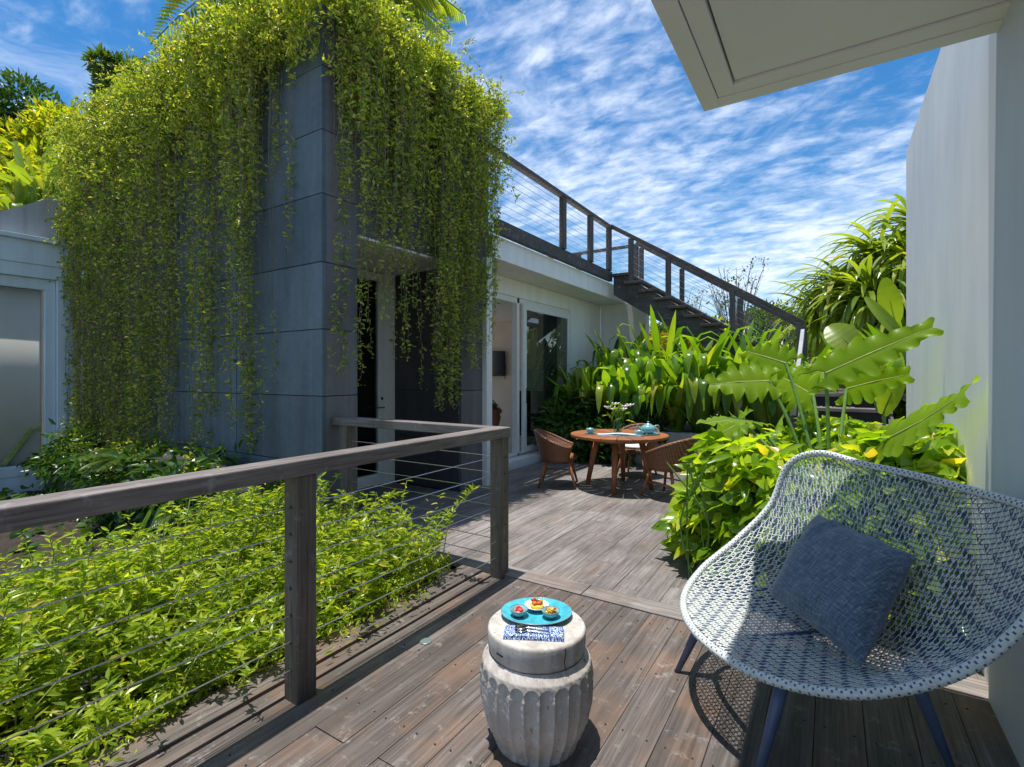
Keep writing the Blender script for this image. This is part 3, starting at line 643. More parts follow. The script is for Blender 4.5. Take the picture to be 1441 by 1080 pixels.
x, y = at(-.014, -.088); nk = empty('napkin', (x, y, zt_), 'folded blue and white patterned napkin on the drum stool', 'napkin', rz=R(32.5 - 5))
m = MB()
for k in range(4):
    w_ = .112 - .0015 * k; h_ = .042 - .001 * k
    G = np.array([[(u * w_, v * h_, .002 + k * .0035 + .0012 * math.sin(u * 5 + k) * (1 if k else 0)) for v in np.linspace(-1, 1, 6)] for u in np.linspace(-1, 1, 14)]); m.grid(G)
m.build('cloth', M['napkin'], nk, smooth=True, solid=.0028)
for k, (dy, lab) in enumerate(((.012, 'steel dessert spoon lying farther back on the blue napkin'), (-.012, 'steel dessert spoon lying nearer the napkin front edge'))):
    x, y = at(-.02, -.088 + dy); sp = empty('spoon', (x, y, zt_ + .0165), lab, 'spoon', rz=R(32.5 + 170))
    m = MB(); G = []
    for u in np.linspace(0, 1, 16):
        wd = .0035 + .0022 * u * (u < .7); xx = -.065 + .13 * u
        if u > .68: wd = .0045 + .0125 * math.sqrt(max(0, 1 - ((u - .84) / .165) ** 2))
        zc = .003 + .003 * math.sin(u * 3.1) - (.003 if u > .72 else 0)
        G.append([(xx, v * wd, zc + (.003 * v * v if u > .7 else 0)) for v in (-1, -.5, 0, .5, 1)])
    m.grid(np.array(G)); m.build('body', M['chrome'], sp, smooth=True, solid=.0012)

# ================================================================== woven lounge chair
RIM = np.array([[0.795, 0, 0.358], [0.716, 0.286, 0.357], [0.53, 0.497, 0.409], [0.313, 0.621, 0.529], [0.143, 0.675, 0.709], [0.03, 0.662, 0.895], [-0.063, 0.531, 0.973], [-0.141, 0.289, 0.973],
    [-0.167, 0, 0.978], [-0.129, -0.236, 0.985], [-0.059, -0.453, 1.005], [0.017, -0.585, 0.921], [0.102, -0.612, 0.701], [0.298, -0.599, 0.525], [0.533, -0.498, 0.417], [0.721, -0.288, 0.362]])
RT = np.array([0, .075, .23, .42, .66, .98, 1.19, 1.31, 1.34])
rimfull = cr(RIM, 20, True)
def side_(sg):
    q = RIM[:9] if sg > 0 else RIM[[0, 15, 14, 13, 12, 11, 10, 9, 8]] * [1, -1, 1]
    h_ = cr(np.column_stack([q, RT]), 20); h_[:, 3] = np.maximum.accumulate(h_[:, 3]); return h_
HN, HF = side_(1), side_(-1)
CC = cr(np.array([[.80, .374], [.62, .345], [.44, .335], [.27, .345], [.13, .41], [.03, .56], [-.05, .74], [-.12, .88], [-.166, .973]]), 12)
al = np.concatenate([[0], np.cumsum(np.linalg.norm(np.diff(CC, axis=0), axis=1))]); al *= 1.34 / al[-1]
def shell(s_, t_):
    s_ = np.asarray(s_, float); t_ = np.asarray(t_, float)
    w_, fr_, zr_ = (np.where(s_ > 0, interp(t_, HN[:, 3], HN[:, k]), interp(t_, HF[:, 3], HF[:, k])) for k in (1, 0, 2))
    fc = interp(t_, al, CC[:, 0]); zc = interp(t_, al, CC[:, 1]); u = np.clip(np.abs(s_) / np.maximum(w_, 1e-4), 0, 1)
    b_ = u ** 2.4
    return np.stack([fc + (fr_ - fc) * b_, s_ * (1.0), zc + (zr_ - zc) * u ** 2.8], -1)
lc = empty('lounge_chair', (.1719, 2.5934, 0), 'large woven blue and white shell lounge chair at the right', 'chair', rz=-2.4971)
def halfw(t_, sg=1): H_ = HN if sg > 0 else HF; return interp(t_, H_[:, 3], H_[:, 1])
wb, ww = MB(), MB()
dt = .0195; ds = .0225
ts = np.arange(dt, 1.335, dt)
def strand(mb_, P, r, nrm_off=0., seg=4): mb_.tube(P, r, seg, cap=False)
for i, t_ in enumerate(ts):            # navy cross strands
    hw = halfw(t_); hf = halfw(t_, -1)
    ss = np.concatenate([np.linspace(-hf, 0, max(3, int(hf / .045)), endpoint=False), np.linspace(0, hw, max(3, int(hw / .045)))])
    P = shell(ss, np.full_like(ss, t_)); strand(wb, P, .0022)
    
for s0 in np.arange(-29, 31) * ds:     # pale long strands, split in three directions
    tt_ = np.linspace(.0, 1.34, 120); ok = halfw(tt_, s0) > abs(s0) + .002
    if ok.sum() < 4: continue
    a0, a1 = tt_[ok][0], tt_[ok][-1]
    ta = np.arange(a0, a1, .02); 
    if len(ta) > 3: strand(ww, shell(np.full_like(ta, s0) + .0025 * np.sin(ta * math.pi / dt), ta) + [0, 0, .002], .0023)
ks = np.arange(-31, 32)
for i, t_ in enumerate(ts[:-1]):
    for k in ks:
        s0 = (k + .5 * (i % 2)) * ds * 1.0
        for sg in (-1, 1):
            sa, sb = s0, s0 + sg * ds * .5; ta, tb = t_, t_ + dt
            if abs(sa) < halfw(ta, sa) and abs(sb) < halfw(tb, sb):
                P = shell(np.array([sa, (sa + sb) / 2, sb]), np.array([ta, (ta + tb) / 2, tb])) + [0, 0, .001]
                (ww if (k + i) % 4 else wb).tube(P, .0019, 3, cap=False)
full = rimfull
# even resample
cl = np.vstack([full, full[:1]]); L_ = np.concatenate([[0], np.cumsum(np.linalg.norm(np.diff(cl, axis=0), axis=1))])
ns = 620; u_ = np.linspace(0, L_[-1], ns, endpoint=False); rimP = np.stack([np.interp(u_, L_, cl[:, k]) for k in range(3)], 1)
wb.build('cross_weave', M['weaveb'], lc); ww.build('pale_weave', M['weavew'], lc)
m = MB(); seg = 12
T_ = norm(np.roll(rimP, -1, 0) - np.roll(rimP, 1, 0)); A_ = norm(np.cross(T_, [0, 0, 1.])); B_ = np.cross(T_, A_); th_ = np.arange(seg) * 2 * math.pi / seg
rad = .0155 + .0012 * (np.arange(ns) % 2)
V = rimP[:, None] + rad[:, None, None] * (np.cos(th_)[None, :, None] * A_[:, None] + np.sin(th_)[None, :, None] * B_[:, None])
i = np.arange(ns)[:, None]; j = np.arange(seg)[None]; i2 = (i + 1) % ns
Fq = np.stack([i * seg + j, i * seg + (j + 1) % seg, i2 * seg + (j + 1) % seg, i2 * seg + j], -1).reshape(-1, 4)
pat = (((i % 4 == 0) & (j % 3 == 0)) | ((i % 4 == 2) & (j % 3 == 1))) + 0 * j; pat = pat.reshape(-1)
m.V.append(V.reshape(-1, 3)); m.F += [Fq[pat == 0], Fq[pat == 1]]; m.mi += [np.zeros((pat == 0).sum(), int), np.ones((pat == 1).sum(), int)]; m.n = len(V)
m.build('rim', [M['weavew'], M['weaveb']], lc, smooth=True)
m = MB(); fr = []
fr_pts = cr([(.60, -.30, .335), (.60, .30, .335), (.12, .33, .36), (.12, -.33, .36)], 10, True); m.tube(fr_pts, .012, 8, closed=True)
m.tube([(.60, 0, .325), (.12, 0, .34)], .012, 8); m.build('seat_frame', M['navy'], lc, smooth=True)
for (a, b) in (((.60, -.28, .335), (.735, -.33, 0)), ((.60, .28, .335), (.735, .33, 0)), ((.14, .30, .36), (.03, .36, 0)), ((.14, -.30, .36), (.03, -.36, 0))):
    a = np.array(a); b = np.array(b); m = MB(); m.tube([a + (b - a) * q for q in (0, .3, 1)], [.021, .0225, .012], 16); lg = m.build('leg', M['navy'], lc, smooth=True)
    m = MB(); m.tube([b + [0, 0, .008], b + [0, 0, .0]], .0125, 12); m.build('foot', M['black'], lg)
# cushion from its four corners
cA, cB, cC, cD = (np.array(q) for q in ((-0.035, 2.832, 0.709), (0.286, 2.405, 0.703), (0.104, 2.07, 0.393), (-0.213, 2.499, 0.401)))
cen = (cA + cB + cC + cD) / 4; ux = norm(cB + cC - cA - cD); vy = norm(cA + cB - cC - cD); nz = norm(np.cross(ux, vy)); vy = np.cross(nz, ux)
cu = bpy.data.objects.new('cushion', None)
m = MB(); n_ = 41; Us = np.linspace(-1, 1, n_)
def cush(sgn):
    G = np.zeros((n_, n_, 3))
    for i_, u in enumerate(Us):
        for j_, v in enumerate(Us):
            pin = 1 - .035 * (1 - v * v) * abs(u) ** 3; pin2 = 1 - .035 * (1 - u * u) * abs(v) ** 3
            uu, vv = u * pin, v * pin2
            p = cen + ux * 0
            p = ((1 - uu) * (1 + vv) * cA + (1 + uu) * (1 + vv) * cB + (1 + uu) * (1 - vv) * cC + (1 - uu) * (1 - vv) * cD) / 4
            h = .088 * ((1 - abs(u) ** 4) * (1 - abs(v) ** 4)) ** .62
            wr = .006 * math.sin(9 * u + 5 * v * v) * (1 - u * u) * abs(v) + .016 * math.exp(-((u + .30 - .5 * (v - 1)) / .09) ** 2) * max(0, v) - .010 * math.exp(-((u + .12 - .5 * (v - 1)) / .10) ** 2) * max(0, v) + .004 * math.sin(7 * v - 3 * u)* abs(u)*(1 - v * v)
            G[i_, j_] = p + nz * sgn * (h + wr * (h > .01))
    return G
m.grid(cush(1)); m.grid(cush(-1)[::-1])
co = m.build('cushion', M['denim'], smooth=True)
off_ = Vector(tuple(cen + nz * .03)); 
Rm = Matrix((ux, vy, nz)).transposed(); 
# put the mesh in its own frame so that the weave follows the cloth
Mi = (Matrix.Translation(Vector(cen)) @ Rm.to_4x4()).inverted(); co.data.transform(Mi); co.matrix_world = Matrix.Translation(Vector(nz * .035)) @ Matrix.Translation(Vector(cen)) @ Rm.to_4x4()
tag(co, 'square dark blue woven fabric cushion lying on the lounge chair', 'cushion')

# ================================================================== dining set
TX, TY, TZ = -2.25, 6.03, .667
tb = empty('dining_table', (TX, TY, 0), 'round reddish teak dining table on the far deck', 'table')
m = MB(); ng = 20
for k in range(ng):
    a0 = k * 2 * math.pi / ng + .008; a1 = (k + 1) * 2 * math.pi / ng - .008; q = np.linspace(a0, a1, 6)
    ri = [.115, .60]; V = []
    for z in (TZ - .028, TZ):
        for r_ in ri:
            for a in q: V.append((r_ * math.cos(a), r_ * math.sin(a), z))
    F = []
    for j in range(5):
        F += [(12 + j, 18 + j, 19 + j, 13 + j), (j, j + 1, 7 + j, 6 + j), (6 + j, 7 + j, 19 + j, 18 + j), (0 + j, 12 + j, 13 + j, 1 + j)]
    F += [(0, 6, 18, 12), (5, 17, 23, 11)]; m.add(V, F)
m.lathe([(0, TZ - .03), (.10, TZ - .03), (.10, TZ), (0, TZ)], 32); m.build('tabletop', M['teak'], tb)
m = MB(); m.lathe([(.34, TZ - .075), (.38, TZ - .075), (.38, TZ - .029), (.34, TZ - .029), (.34, TZ - .075)], 40)
m.bar((-.36, 0, TZ - .05), (.36, 0, TZ - .05), .05, .04); m.bar((0, -.36, TZ - .053), (0, .36, TZ - .053), .05, .036); m.build('apron', M['teak'], tb)
for k in range(4):
    a = R(12 + 90 * k); m = MB(); m.tube([(.27 * math.cos(a), .27 * math.sin(a), TZ - .03), (.40 * math.cos(a), .40 * math.sin(a), 0)], [.042, .028], 4 * 3); m.build('leg', M['teakz'], tb, smooth=True)
def dining_chair(loc, rz, label, sc=1.):
    o = empty('dining_chair', loc, label, 'chair', 'wicker chairs round the dining table', rz=rz)
    # shell: tub chair, front is +x local
    m = MB(); nA = 40
    A0 = np.linspace(R(50), R(310), nA)
    rows = []
    for t_ in np.linspace(0, 1, 9):
        row = []
        for a in A0:
            back = .5 - .5 * math.cos((a - R(50)) / R(260) * 2 * math.pi)     # 0 at arms front, 1 at back
            top = .50 + .19 * back ** .8; r_ = (.20 + .055 * t_ + .03 * back * t_)
            row.append((r_ * 1.05 * math.cos(a), r_ * 1.12 * math.sin(a), .33 + (top - .33) * t_))
        rows.append(row)
    m.grid(np.array(rows)); sh = m.build('backrest', M['wicker'], o, smooth=True, solid=.03)
    m = MB(); m.lathe([(0, .325), (.19, .325), (.215, .345), (.215, .385), (.19, .395), (0, .395)], 28, sx=1.08, sy=1.08); m.build('seat', M['wicker'], o, smooth=True)
    tp = np.array([(q[0], q[1], q[2] + .003) for q in rows[-1]]); m = MB(); m.tube(tp, .019, 8); m.build('top_rail', M['wicker'], o, smooth=True)
    for sx_, sy_ in ((1, 1), (1, -1), (-1, 1), (-1, -1)):
        m = MB(); m.tube([(.14 * sx_, .14 * sy_, .335), (.23 * sx_, .21 * sy_, 0)], [.021, .014], 10); m.build('leg', M['teakz'], o, smooth=True)
    for sy_ in (1, -1):
        m = MB(); m.tube([(.19 * 1, .176 * sy_, .17), (-.19, .176 * sy_, .17)], .009, 8); m.build('stretcher', M['teakz'], o, smooth=True)
    return o
c1 = dining_chair((-2.95, 5.74, 0), R(22), 'brown wicker tub chair on the house side of the dining table')
c2 = copy_tree(c1); c2.location = (-1.58, 5.85, 0); c2.rotation_euler.z = R(158); c2['label'] = 'brown wicker tub chair beside the bright green bush, turned towards the table'
c3 = copy_tree(c1); c3.location = (-2.30, 6.85, 0); c3.rotation_euler.z = R(-92); c3['label'] = 'brown wicker tub chair behind the table, in front of the planter'
m = MB(); m.lathe([(0, 0), (.17, 0), (.19, .02), (.17, .042), (0, .05)], 28); o = m.build('seat_pad', M['pad'], smooth=True, loc=(-2.30, 6.83, .397)); tag(o, 'pale grey round seat pad on the chair behind the table', 'cushion')
def onT(r, f_, z=TZ + .001): return (TX + rgt[0] * r + fwd[0] * f_, TY + rgt[1] * r + fwd[1] * f_, z)
cups = []
for k, (r_, f_, lab) in enumerate(((-.36, .02, 'small turquoise cup at the left of the round table'), (.19, -.22, 'small turquoise cup between the cloth and the teapot'))):
    o = empty('cup', onT(r_, f_), lab, 'cup'); m = MB(); m.lathe([(0, .003), (.04, 0), (.065, .008), (.066, .011), (.04, .006), (0, .006)], 28); m.build('saucer', M['ceramic2'], o, smooth=True)
    m = MB(); m.lathe([(0, .008), (.026, .008), (.04, .03), (.045, .07), (.042, .07), (.036, .03), (.02, .014), (0, .013)], 28); m.build('body', M['ceramic2'], o, smooth=True)
    m = MB(); m.tube(cr([(.042, 0, .055), (.066, 0, .052), (.064, 0, .028), (.036, 0, .024)], 5), .005, 6); m.build('handle', M['ceramic2'], o, smooth=True)
o = empty('saucer', onT(.36, -.03), 'wide turquoise tray plate under the teapot', 'plate'); m = MB(); m.lathe([(0, .004), (.09, 0), (.145, .012), (.145, .016), (.09, .008), (0, .008)], 36); m.build('body', M['ceramic2'], o, smooth=True)
tp_ = empty('teapot', onT(.36, -.03, TZ + .010), 'duck egg blue teapot at the right of the round table', 'teapot', rz=R(32.5))
m = MB(); m.lathe([(0, 0), (.05, 0), (.085, .03), (.092, .06), (.075, .095), (.04, .11), (0, .11)], 32); m.build('body', M['ceramic2'], tp_, smooth=True)
m = MB(); m.lathe([(.045, .108), (.04, .12), (.012, .128), (.010, .136), (.016, .145), (.01, .153), (0, .154)], 24); m.build('lid', M['ceramic2'], tp_, smooth=True)
m = MB(); m.tube(cr([(-.08, 0, .05), (-.115, 0, .075), (-.13, 0, .115)], 6), [.016] * 7 + [.009] * 6, 8); m.build('spout', M['ceramic2'], tp_, smooth=True)
m = MB(); m.tube(cr([(.075, 0, .09), (.125, 0, .10), (.13, 0, .05), (.085, 0, .035)], 6), .008, 8); m.build('handle', M['ceramic2'], tp_, smooth=True)
m = MB()
for k in range(3):
    G = np.array([[(u, v * (1 - .1 * k), .004 + k * .010 + .006 * math.sin(u * 14 + k) * (k > 0)) for v in np.linspace(-.07, .07, 6)] for u in np.linspace(-.30, .22, 24)]); m.grid(G)
o = m.build('table_cloth', M['linen'], smooth=True, solid=.004, loc=onT(.0, -.20)); o.rotation_euler.z = R(26); tag(o, 'crumpled pale blue and grey napkins lying on the round table', 'napkin')
vs = empty('vase', onT(-.0, .06), 'clear glass vase standing at the middle of the round table', 'vase')
m = MB(); m.lathe([(0, .002), (.05, .002), (.055, .02), (.055, .16), (.052, .16), (.050, .02), (0, .012)], 28); m.build('body', glassm('vase_glass', 1.4, (.85, .92, .85)), vs, smooth=True)
bq = empty('lily_bouquet', onT(-.0, .06, TZ + .02), 'white lilies with green stems arranged in the glass vase', 'flowers')
m = MB()
for k in range(16):
    a = random.uniform(0, 6.28); b = random.uniform(.02, .12); m.tube(cr([(.02 * math.cos(a + 2), .02 * math.sin(a + 2), 0), (.03 * math.cos(a), .03 * math.sin(a), .15), (b * math.cos(a), b * math.sin(a), random.uniform(.22, .34))], 5), .004, 5)
m.build('stem', M['stemg'], bq)
m = MB(); P = np.array([0, 0, .24]) + rng.normal(size=(30, 3)) * [.06, .06, .05]; leaves(m, P, rdir(30, .3), rdir(30, 1), .13, .035, T_M); m.build('foliage', M['strap'], bq)
for (r_, f_, h) in ((-.13, 0, .29), (-.07, -.05, .27), (.10, .02, .30), (.15, -.03, .32), (-.02, .05, .33), (.05, -.08, .27)):
    m = MB(); P = np.array([[rgt[0] * r_ + fwd[0] * f_, rgt[1] * r_ + fwd[1] * f_, h]] * 7); aa = np.arange(7) * 6.28 / 7
    D = np.stack([np.cos(aa), np.sin(aa), .8 + 0 * aa], 1); leaves(m, P, D, np.tile([0, 0, 1.], (7, 1)), .075, .038, T_M); m.build('flower', M['petal'], bq)

# ================================================================== hanging creeper
def creeper():
    mb = MB(); st = MB()
    pos, drs, nrs, ls = [], [], [], []
    # keyed tables: position, dense z, longest z, coverage
    LF = dict(p=[-9.3, -8.6, -8.0, -7.4, -6.98, -6.35, -5.9, -5.57, -5.2, -4.89, -4.6, -4.4, -4.25, -4.05, -3.9, -3.75],
              d=[.25, .1, .1, .15, .5, 1.5, 1.7, 1.9, 2.2, 2.5, 2.9, 3.3, 3.7, 4.2, 4.25, 4.2],
              m=[.05, .0, .0, .0, .1, .25, .3, .3, .7, .6, .8, .9, 2.1, 3.2, 3.6, 3.7],
              c=[1, 1, 1, 1, .8, .55, .5, .62, .42, .5, .52, .5, .4, .36, .4, .6])
    RF = dict(p=[2.80, 2.92, 3.17, 3.5, 3.9, 4.2, 4.5, 4.75, 5.0, 5.2, 5.32],
              d=[3.5, 3.0, 2.95, 2.85, 2.7, 2.1, 1.9, 1.75, 1.85, 2.3, 2.8],
              m=[2.6, 1.35, 1.35, 1.6, 1.5, 1.0, .95, 1.05, 1.35, 1.7, 2.2],
              c=[.6, .6, .5, .55, .8, 1, 1, 1, 1, .9, .8])
    def strand_pts(face, p, zmin, out):
        ztop = 4.66 + .25 * random.random(); zs = np.arange(ztop, zmin, -.10)
        if len(zs) < 3: zs = np.array([ztop, ztop - .15, ztop - .3])
        n = len(zs); sway = np.cumsum(rng.normal(size=n) * .009); o_ = out * np.clip((ztop - zs) / .25, .0, 1) ** .6 * (1 - .35 * np.clip((ztop - zs) / 4, 0, 1)) + .02 + np.cumsum(rng.normal(size=n) * .004)
        o_ = np.maximum(o_, .015)
        if face == 'L': return np.stack([p + sway, 2.80 - o_, zs], 1)
        return np.stack([-3.75 + o_, p + sway, zs], 1)
    for face, K, n in (('L', LF, 470), ('R', RF, 290)):
        lo, hi = K['p'][0], K['p'][-1]
        cl0 = [(random.uniform(lo, hi), random.uniform(.03, .12), random.random() ** 1.5) for _ in range(46 if face == 'L' else 30)]
        for _ in range(n):
            q = random.choice(cl0); p = min(max(random.gauss(q[0], q[1]), lo), hi)
            if random.random() < .10 or (p < -7.0 and random.random() < .6): p = random.uniform(lo, hi if face == 'R' else (-6.9 if p < -7.0 else hi))
            cov = interp(p, K['p'], K['c'])
            if random.random() > cov: continue
            dz = interp(p, K['p'], K['d']); mz = interp(p, K['p'], K['m'])
            zmin = dz + random.uniform(-.1, 1.4) ** 2 * .5 if random.random() > .45 else mz + (dz - mz) * min(1, max(0, q[2] + random.gauss(0, .22)))
            out = random.uniform(.0, .30) ** 1.0
            P = strand_pts(face, p, zmin, out)
            st.tube(P, .0022, 3, cap=False)
            # leaves along strand
            seglen = len(P) - 1; nl = int(seglen * 4.3); u = rng.uniform(0, seglen, nl); k = u.astype(int); fr_ = (u - k)[:, None]
            Q = P[k] * (1 - fr_) + P[k + 1] * fr_
            if random.random() < .45:       # bare reach in the middle of some stems
                keep = (Q[:, 2] > 4.0) | (Q[:, 2] < zmin + random.uniform(.5, 1.5)); Q = Q[keep]
            Q = Q + rng.normal(size=Q.shape) * .010; D = rdir(len(Q)); D[:, 2] = D[:, 2] * .6 - .15
            pos.append(Q); drs.append(D); ls.append(rng.uniform(.026, .066, len(Q)))
            tipn = 10; Q = P[-1] + rng.normal(size=(tipn, 3)) * [.018, .018, .05]; pos.append(Q); drs.append(rdir(tipn)); ls.append(rng.uniform(.02, .036, tipn))
    for face, lo, hi, n, zl in (('L', -9.2, -4.3, 150, .6), ('R', 2.85, 5.3, 80, 2.1)):
        for _ in range(n):
            p = random.uniform(lo, hi) if face == 'R' else -9.2 + (hi - lo) * random.random() ** 1.15
            if math.sin(p * 7.3) * math.sin(p * 17.1 + 1) < -.3: continue
            z0_ = random.uniform(zl, 3.4) if face == 'R' else max(random.uniform(zl, 3.2), interp(p, [-9.2, -6.9, -6, -4.3], [.2, .9, 1.2, 2.0]))
            st.tube(strand_pts(face, p, z0_, random.uniform(0, .16)), random.uniform(.0014, .0026), 3, cap=False)
    # mound on top and the shaggy upper fringe
    def hmound(x, y):
        t1 = .50 + .12 * np.sin(x * 2.3 + 1) + .08 * np.sin(x * 5.1 + y * 3) + .07 * np.sin(y * 6.3)
        t1 = t1 * np.clip(interp(y, [2.8, 4.2, 4.9, 5.5], [1, 1, .75, .35]), 0, 1) * np.where(y < 3.6, interp(x, [-9.3, -8.2, -7, -5, -3.8], [.6, .85, 1.1, 1.0, 1.0]), 1)
        return t1 * np.where((x > -4.6) & (y < 3.3), .85, 1.)
    def sprig(Cn, per, ln, up, spread, l0, l1):
        # short drooping twigs, each carrying a run of leaves
        k = len(Cn); d_ = rdir(k, up); q = rng.random((k, per, 1)); bend = np.array([0, 0, -1.]) * (q ** 2) * ln * .55
        P = Cn[:, None] + d_[:, None] * q * ln * rng.uniform(.6, 1.2, (k, 1, 1)) + bend + rng.normal(size=(k, per, 3)) * spread
        sd_ = rng.normal(size=(k, per, 3)); D = norm(d_[:, None] * .8 + sd_ * .75); sz = rng.uniform(.65, 1.25, (k, 1)) * rng.uniform(l0, l1, (k, per))
        pos.append(P.reshape(-1, 3)); drs.append(D.reshape(-1, 3)); ls.append(sz.reshape(-1))
    n = 6200; x = rng.uniform(-9.35, -3.58, n); y = rng.uniform(2.62, 5.38, n)
    near = (y < 3.7) | (x > -4.6); keep = near | (rng.random(n) < .25); x, y = x[keep], y[keep]
    h = hmound(x, y); edge = np.minimum(np.minimum(y - 2.55, -3.45 - x), 5.45 - y); h = h * np.clip(edge / .30, 0, 1) ** .5
    z = 4.62 + h * (1 - rng.random(len(x)) ** 2 * .6) + rng.normal(size=len(x)) * .05
    sp = rng.random(len(x)) < .06; z[sp] += rng.uniform(0, .22, sp.sum())
    sprig(np.stack([x, y, z], 1), 13, .17, .55, .012, .035, .07)
    # fringe bulging out over the edges
    n = 5000
    p = rng.uniform(-9.35, -3.7, n); dep = interp(p, [-9.3, -7.5, -6.8, -5.8, -4.9, -4.3, -3.75], [2.9, 2.3, 1.7, 1.25, .9, .6, .55])
    tz = rng.random(n) ** 1.5; z = 4.85 - tz * dep + rng.normal(size=n) * .06; o_ = .03 + (.34 * np.sin(np.clip(1 - tz, 0, 1) * 1.9) + .05) * rng.random(n) ** .7
    cl_ = np.sin(p * 9 + 2 * np.sin(z * 2)) * np.sin(z * 5 + p * 3); keep = rng.random(n) < np.clip(.60 + .6 * cl_ , .06, 1) * interp(p, [-9.3, -5.2, -4.4, -3.75], [1, .9, .7, .9])
    sprig(np.stack([p, 2.8 - o_, z], 1)[keep], 11, .15, -.5, .010, .03, .062)
    n = 3000
    p = rng.uniform(2.8, 5.32, n); dep = interp(p, [2.8, 3.2, 3.8, 4.3, 4.7, 5.5], [.8, 1.2, 1.5, 2.1, 2.5, 2.2])
    tz = rng.random(n) ** 1.4; z = 4.85 - tz * dep + rng.normal(size=n) * .06; o_ = .03 + (.27 * np.sin(np.clip(1 - tz, 0, 1) * 1.9) + .05) * rng.random(n) ** .7
    cl_ = np.sin(p * 9 + 2 * np.sin(z * 2)) * np.sin(z * 5 + p * 3); keep = rng.random(n) < np.clip(.60 + .6 * cl_, .06, 1)
    sprig(np.stack([-3.75 + o_, p, z], 1)[keep], 11, .15, -.5, .010, .03, .062)
    # loose whips sticking out of the crown
    for _ in range(260):
        if random.random() < .6: b = np.array([random.uniform(-9.2, -3.7), random.uniform(2.6, 3.2), 4.9])
        else: b = np.array([random.uniform(-4.1, -3.45), random.uniform(2.8, 5.35), 4.85])
        b[2] = 4.62 + float(hmound(b[0], b[1])) * .8; dvec = np.array([random.uniform(-.3, .3), random.uniform(-.35, .3), random.uniform(.05, .4)])
        P = cr([b, b + dvec * .5, b + dvec * [1, 1, .8] + [0, 0, -.05]], 6); st.tube(P, .002, 3, cap=False)
        Q = P[rng.integers(0, len(P), 22)] + rng.normal(size=(22, 3)) * .012; pos.append(Q); drs.append(rdir(22, .2)); ls.append(rng.uniform(.03, .05, 22))
    # undergrowth at the wall foot
    n = 9500; x = rng.uniform(-9.2, -4.3, n); hh = interp(x, [-9.2, -7.5, -6.6, -6, -5.2, -4.6], [.8, .6, .5, .9, .6, .3]) * (.55 + .45 * np.sin(x * 6.3) * np.sin(x * 2.7 + 1)); z = .20 + hh * rng.random(n) ** 2.0; y = 2.78 - rng.random(n) * .6 * (1.1 - z / 1.5)
    pos.append(np.stack([x, y, z], 1)); drs.append(rdir(n, .1)); ls.append(rng.uniform(.03, .06, n))
    pos = np.concatenate(pos); drs = np.concatenate(drs); ls = np.concatenate(ls); nr = rdir(len(pos), .6)
    leaves(mb, pos, drs, nr, ls, ls * .46)
    root = empty('hanging_creeper', (-5, 3, 4.66), 'dense curtain of trailing green creeper over the concrete tower', 'climbing plant')
    a = mb.build('foliage', M['vine'], root); a.location = (5, -3, -4.66); b = st.build('stem', M['twig'], root); b.location = (5, -3, -4.66)
    tag(a, kind='stuff'); tag(b, kind='stuff')
creeper()

# ================================================================== shrub bed in front of the railing
def bed():
    mb = MB(); st = MB(); P_, D_, L_ = [], [], []
    def height(x, y): return .30 + interp(y, [1.2, 2.3], [0, .07]) + .07 * np.sin(x * 4.1 + y * 2.3) + .06 * np.sin(y * 5.2 - x) + interp(x, [-4.2, -3.6, -3.0, -2.5, -2.25], [-.05, .06, .10, .0, -.18])
    for _ in range(1400):
        x = random.uniform(-4.1, -2.33); y = random.uniform(-.6, 2.78)
        h = float(height(x, y)) * random.uniform(.5, 1.2) + (random.uniform(.08, .24) if random.random() < .10 else 0)
        dx, dy = random.gauss(0, .10), random.gauss(0, .10)
        if x > -2.6: dx += .10
        P = cr([(x, y, -.2), (x + dx * .3, y + dy * .3, -.2 + (h + .2) * .55), (x + dx, y + dy, h)], 8)
        if random.random() < .5: st.tube(P, .0028, 3, cap=False)
        n = 28; u = rng.uniform(.3, 1, n) * (len(P) - 1); k = np.minimum(u.astype(int), len(P) - 2); fr_ = (u - k)[:, None]
        Q = P[k] * (1 - fr_) + P[k + 1] * fr_; a = rng.uniform(0, 6.28, n)
        D = np.stack([np.cos(a), np.sin(a), rng.uniform(-.1, .8, n)], 1); P_.append(Q); D_.append(D); L_.append(random.uniform(.65, 1.3) * rng.uniform(.038, .085, n) * (1.15 - .35 * u / (len(P) - 1)))
    # creeping low leaves spilling over the edge board
    n = 2500; y = rng.uniform(-.6, 2.8, n); x = -2.33 + rng.exponential(.05, n) * (1 + .8 * np.sin(y * 4)); x = np.minimum(x, -2.08)
    P_.append(np.stack([x, y, .02 + rng.random(n) * .10], 1)); D_.append(rdir(n, .1)); L_.append(rng.uniform(.03, .05, n))
    P_, D_, L_ = map(np.concatenate, (P_, D_, L_)); leaves(mb, P_, D_, rdir(len(P_), 1.4), L_, L_ * .33, T_M)
    root = empty('shrub_bed', (-3, 1.4, -.2), 'bright lime green leafy ground shrubs filling the bed behind the railing', 'shrubs')
    for o in (mb.build('foliage', M['shrub'], root), st.build('stem', M['palestem'], root)): o.location = (3, -1.4, .2); tag(o, kind='stuff')
bed()
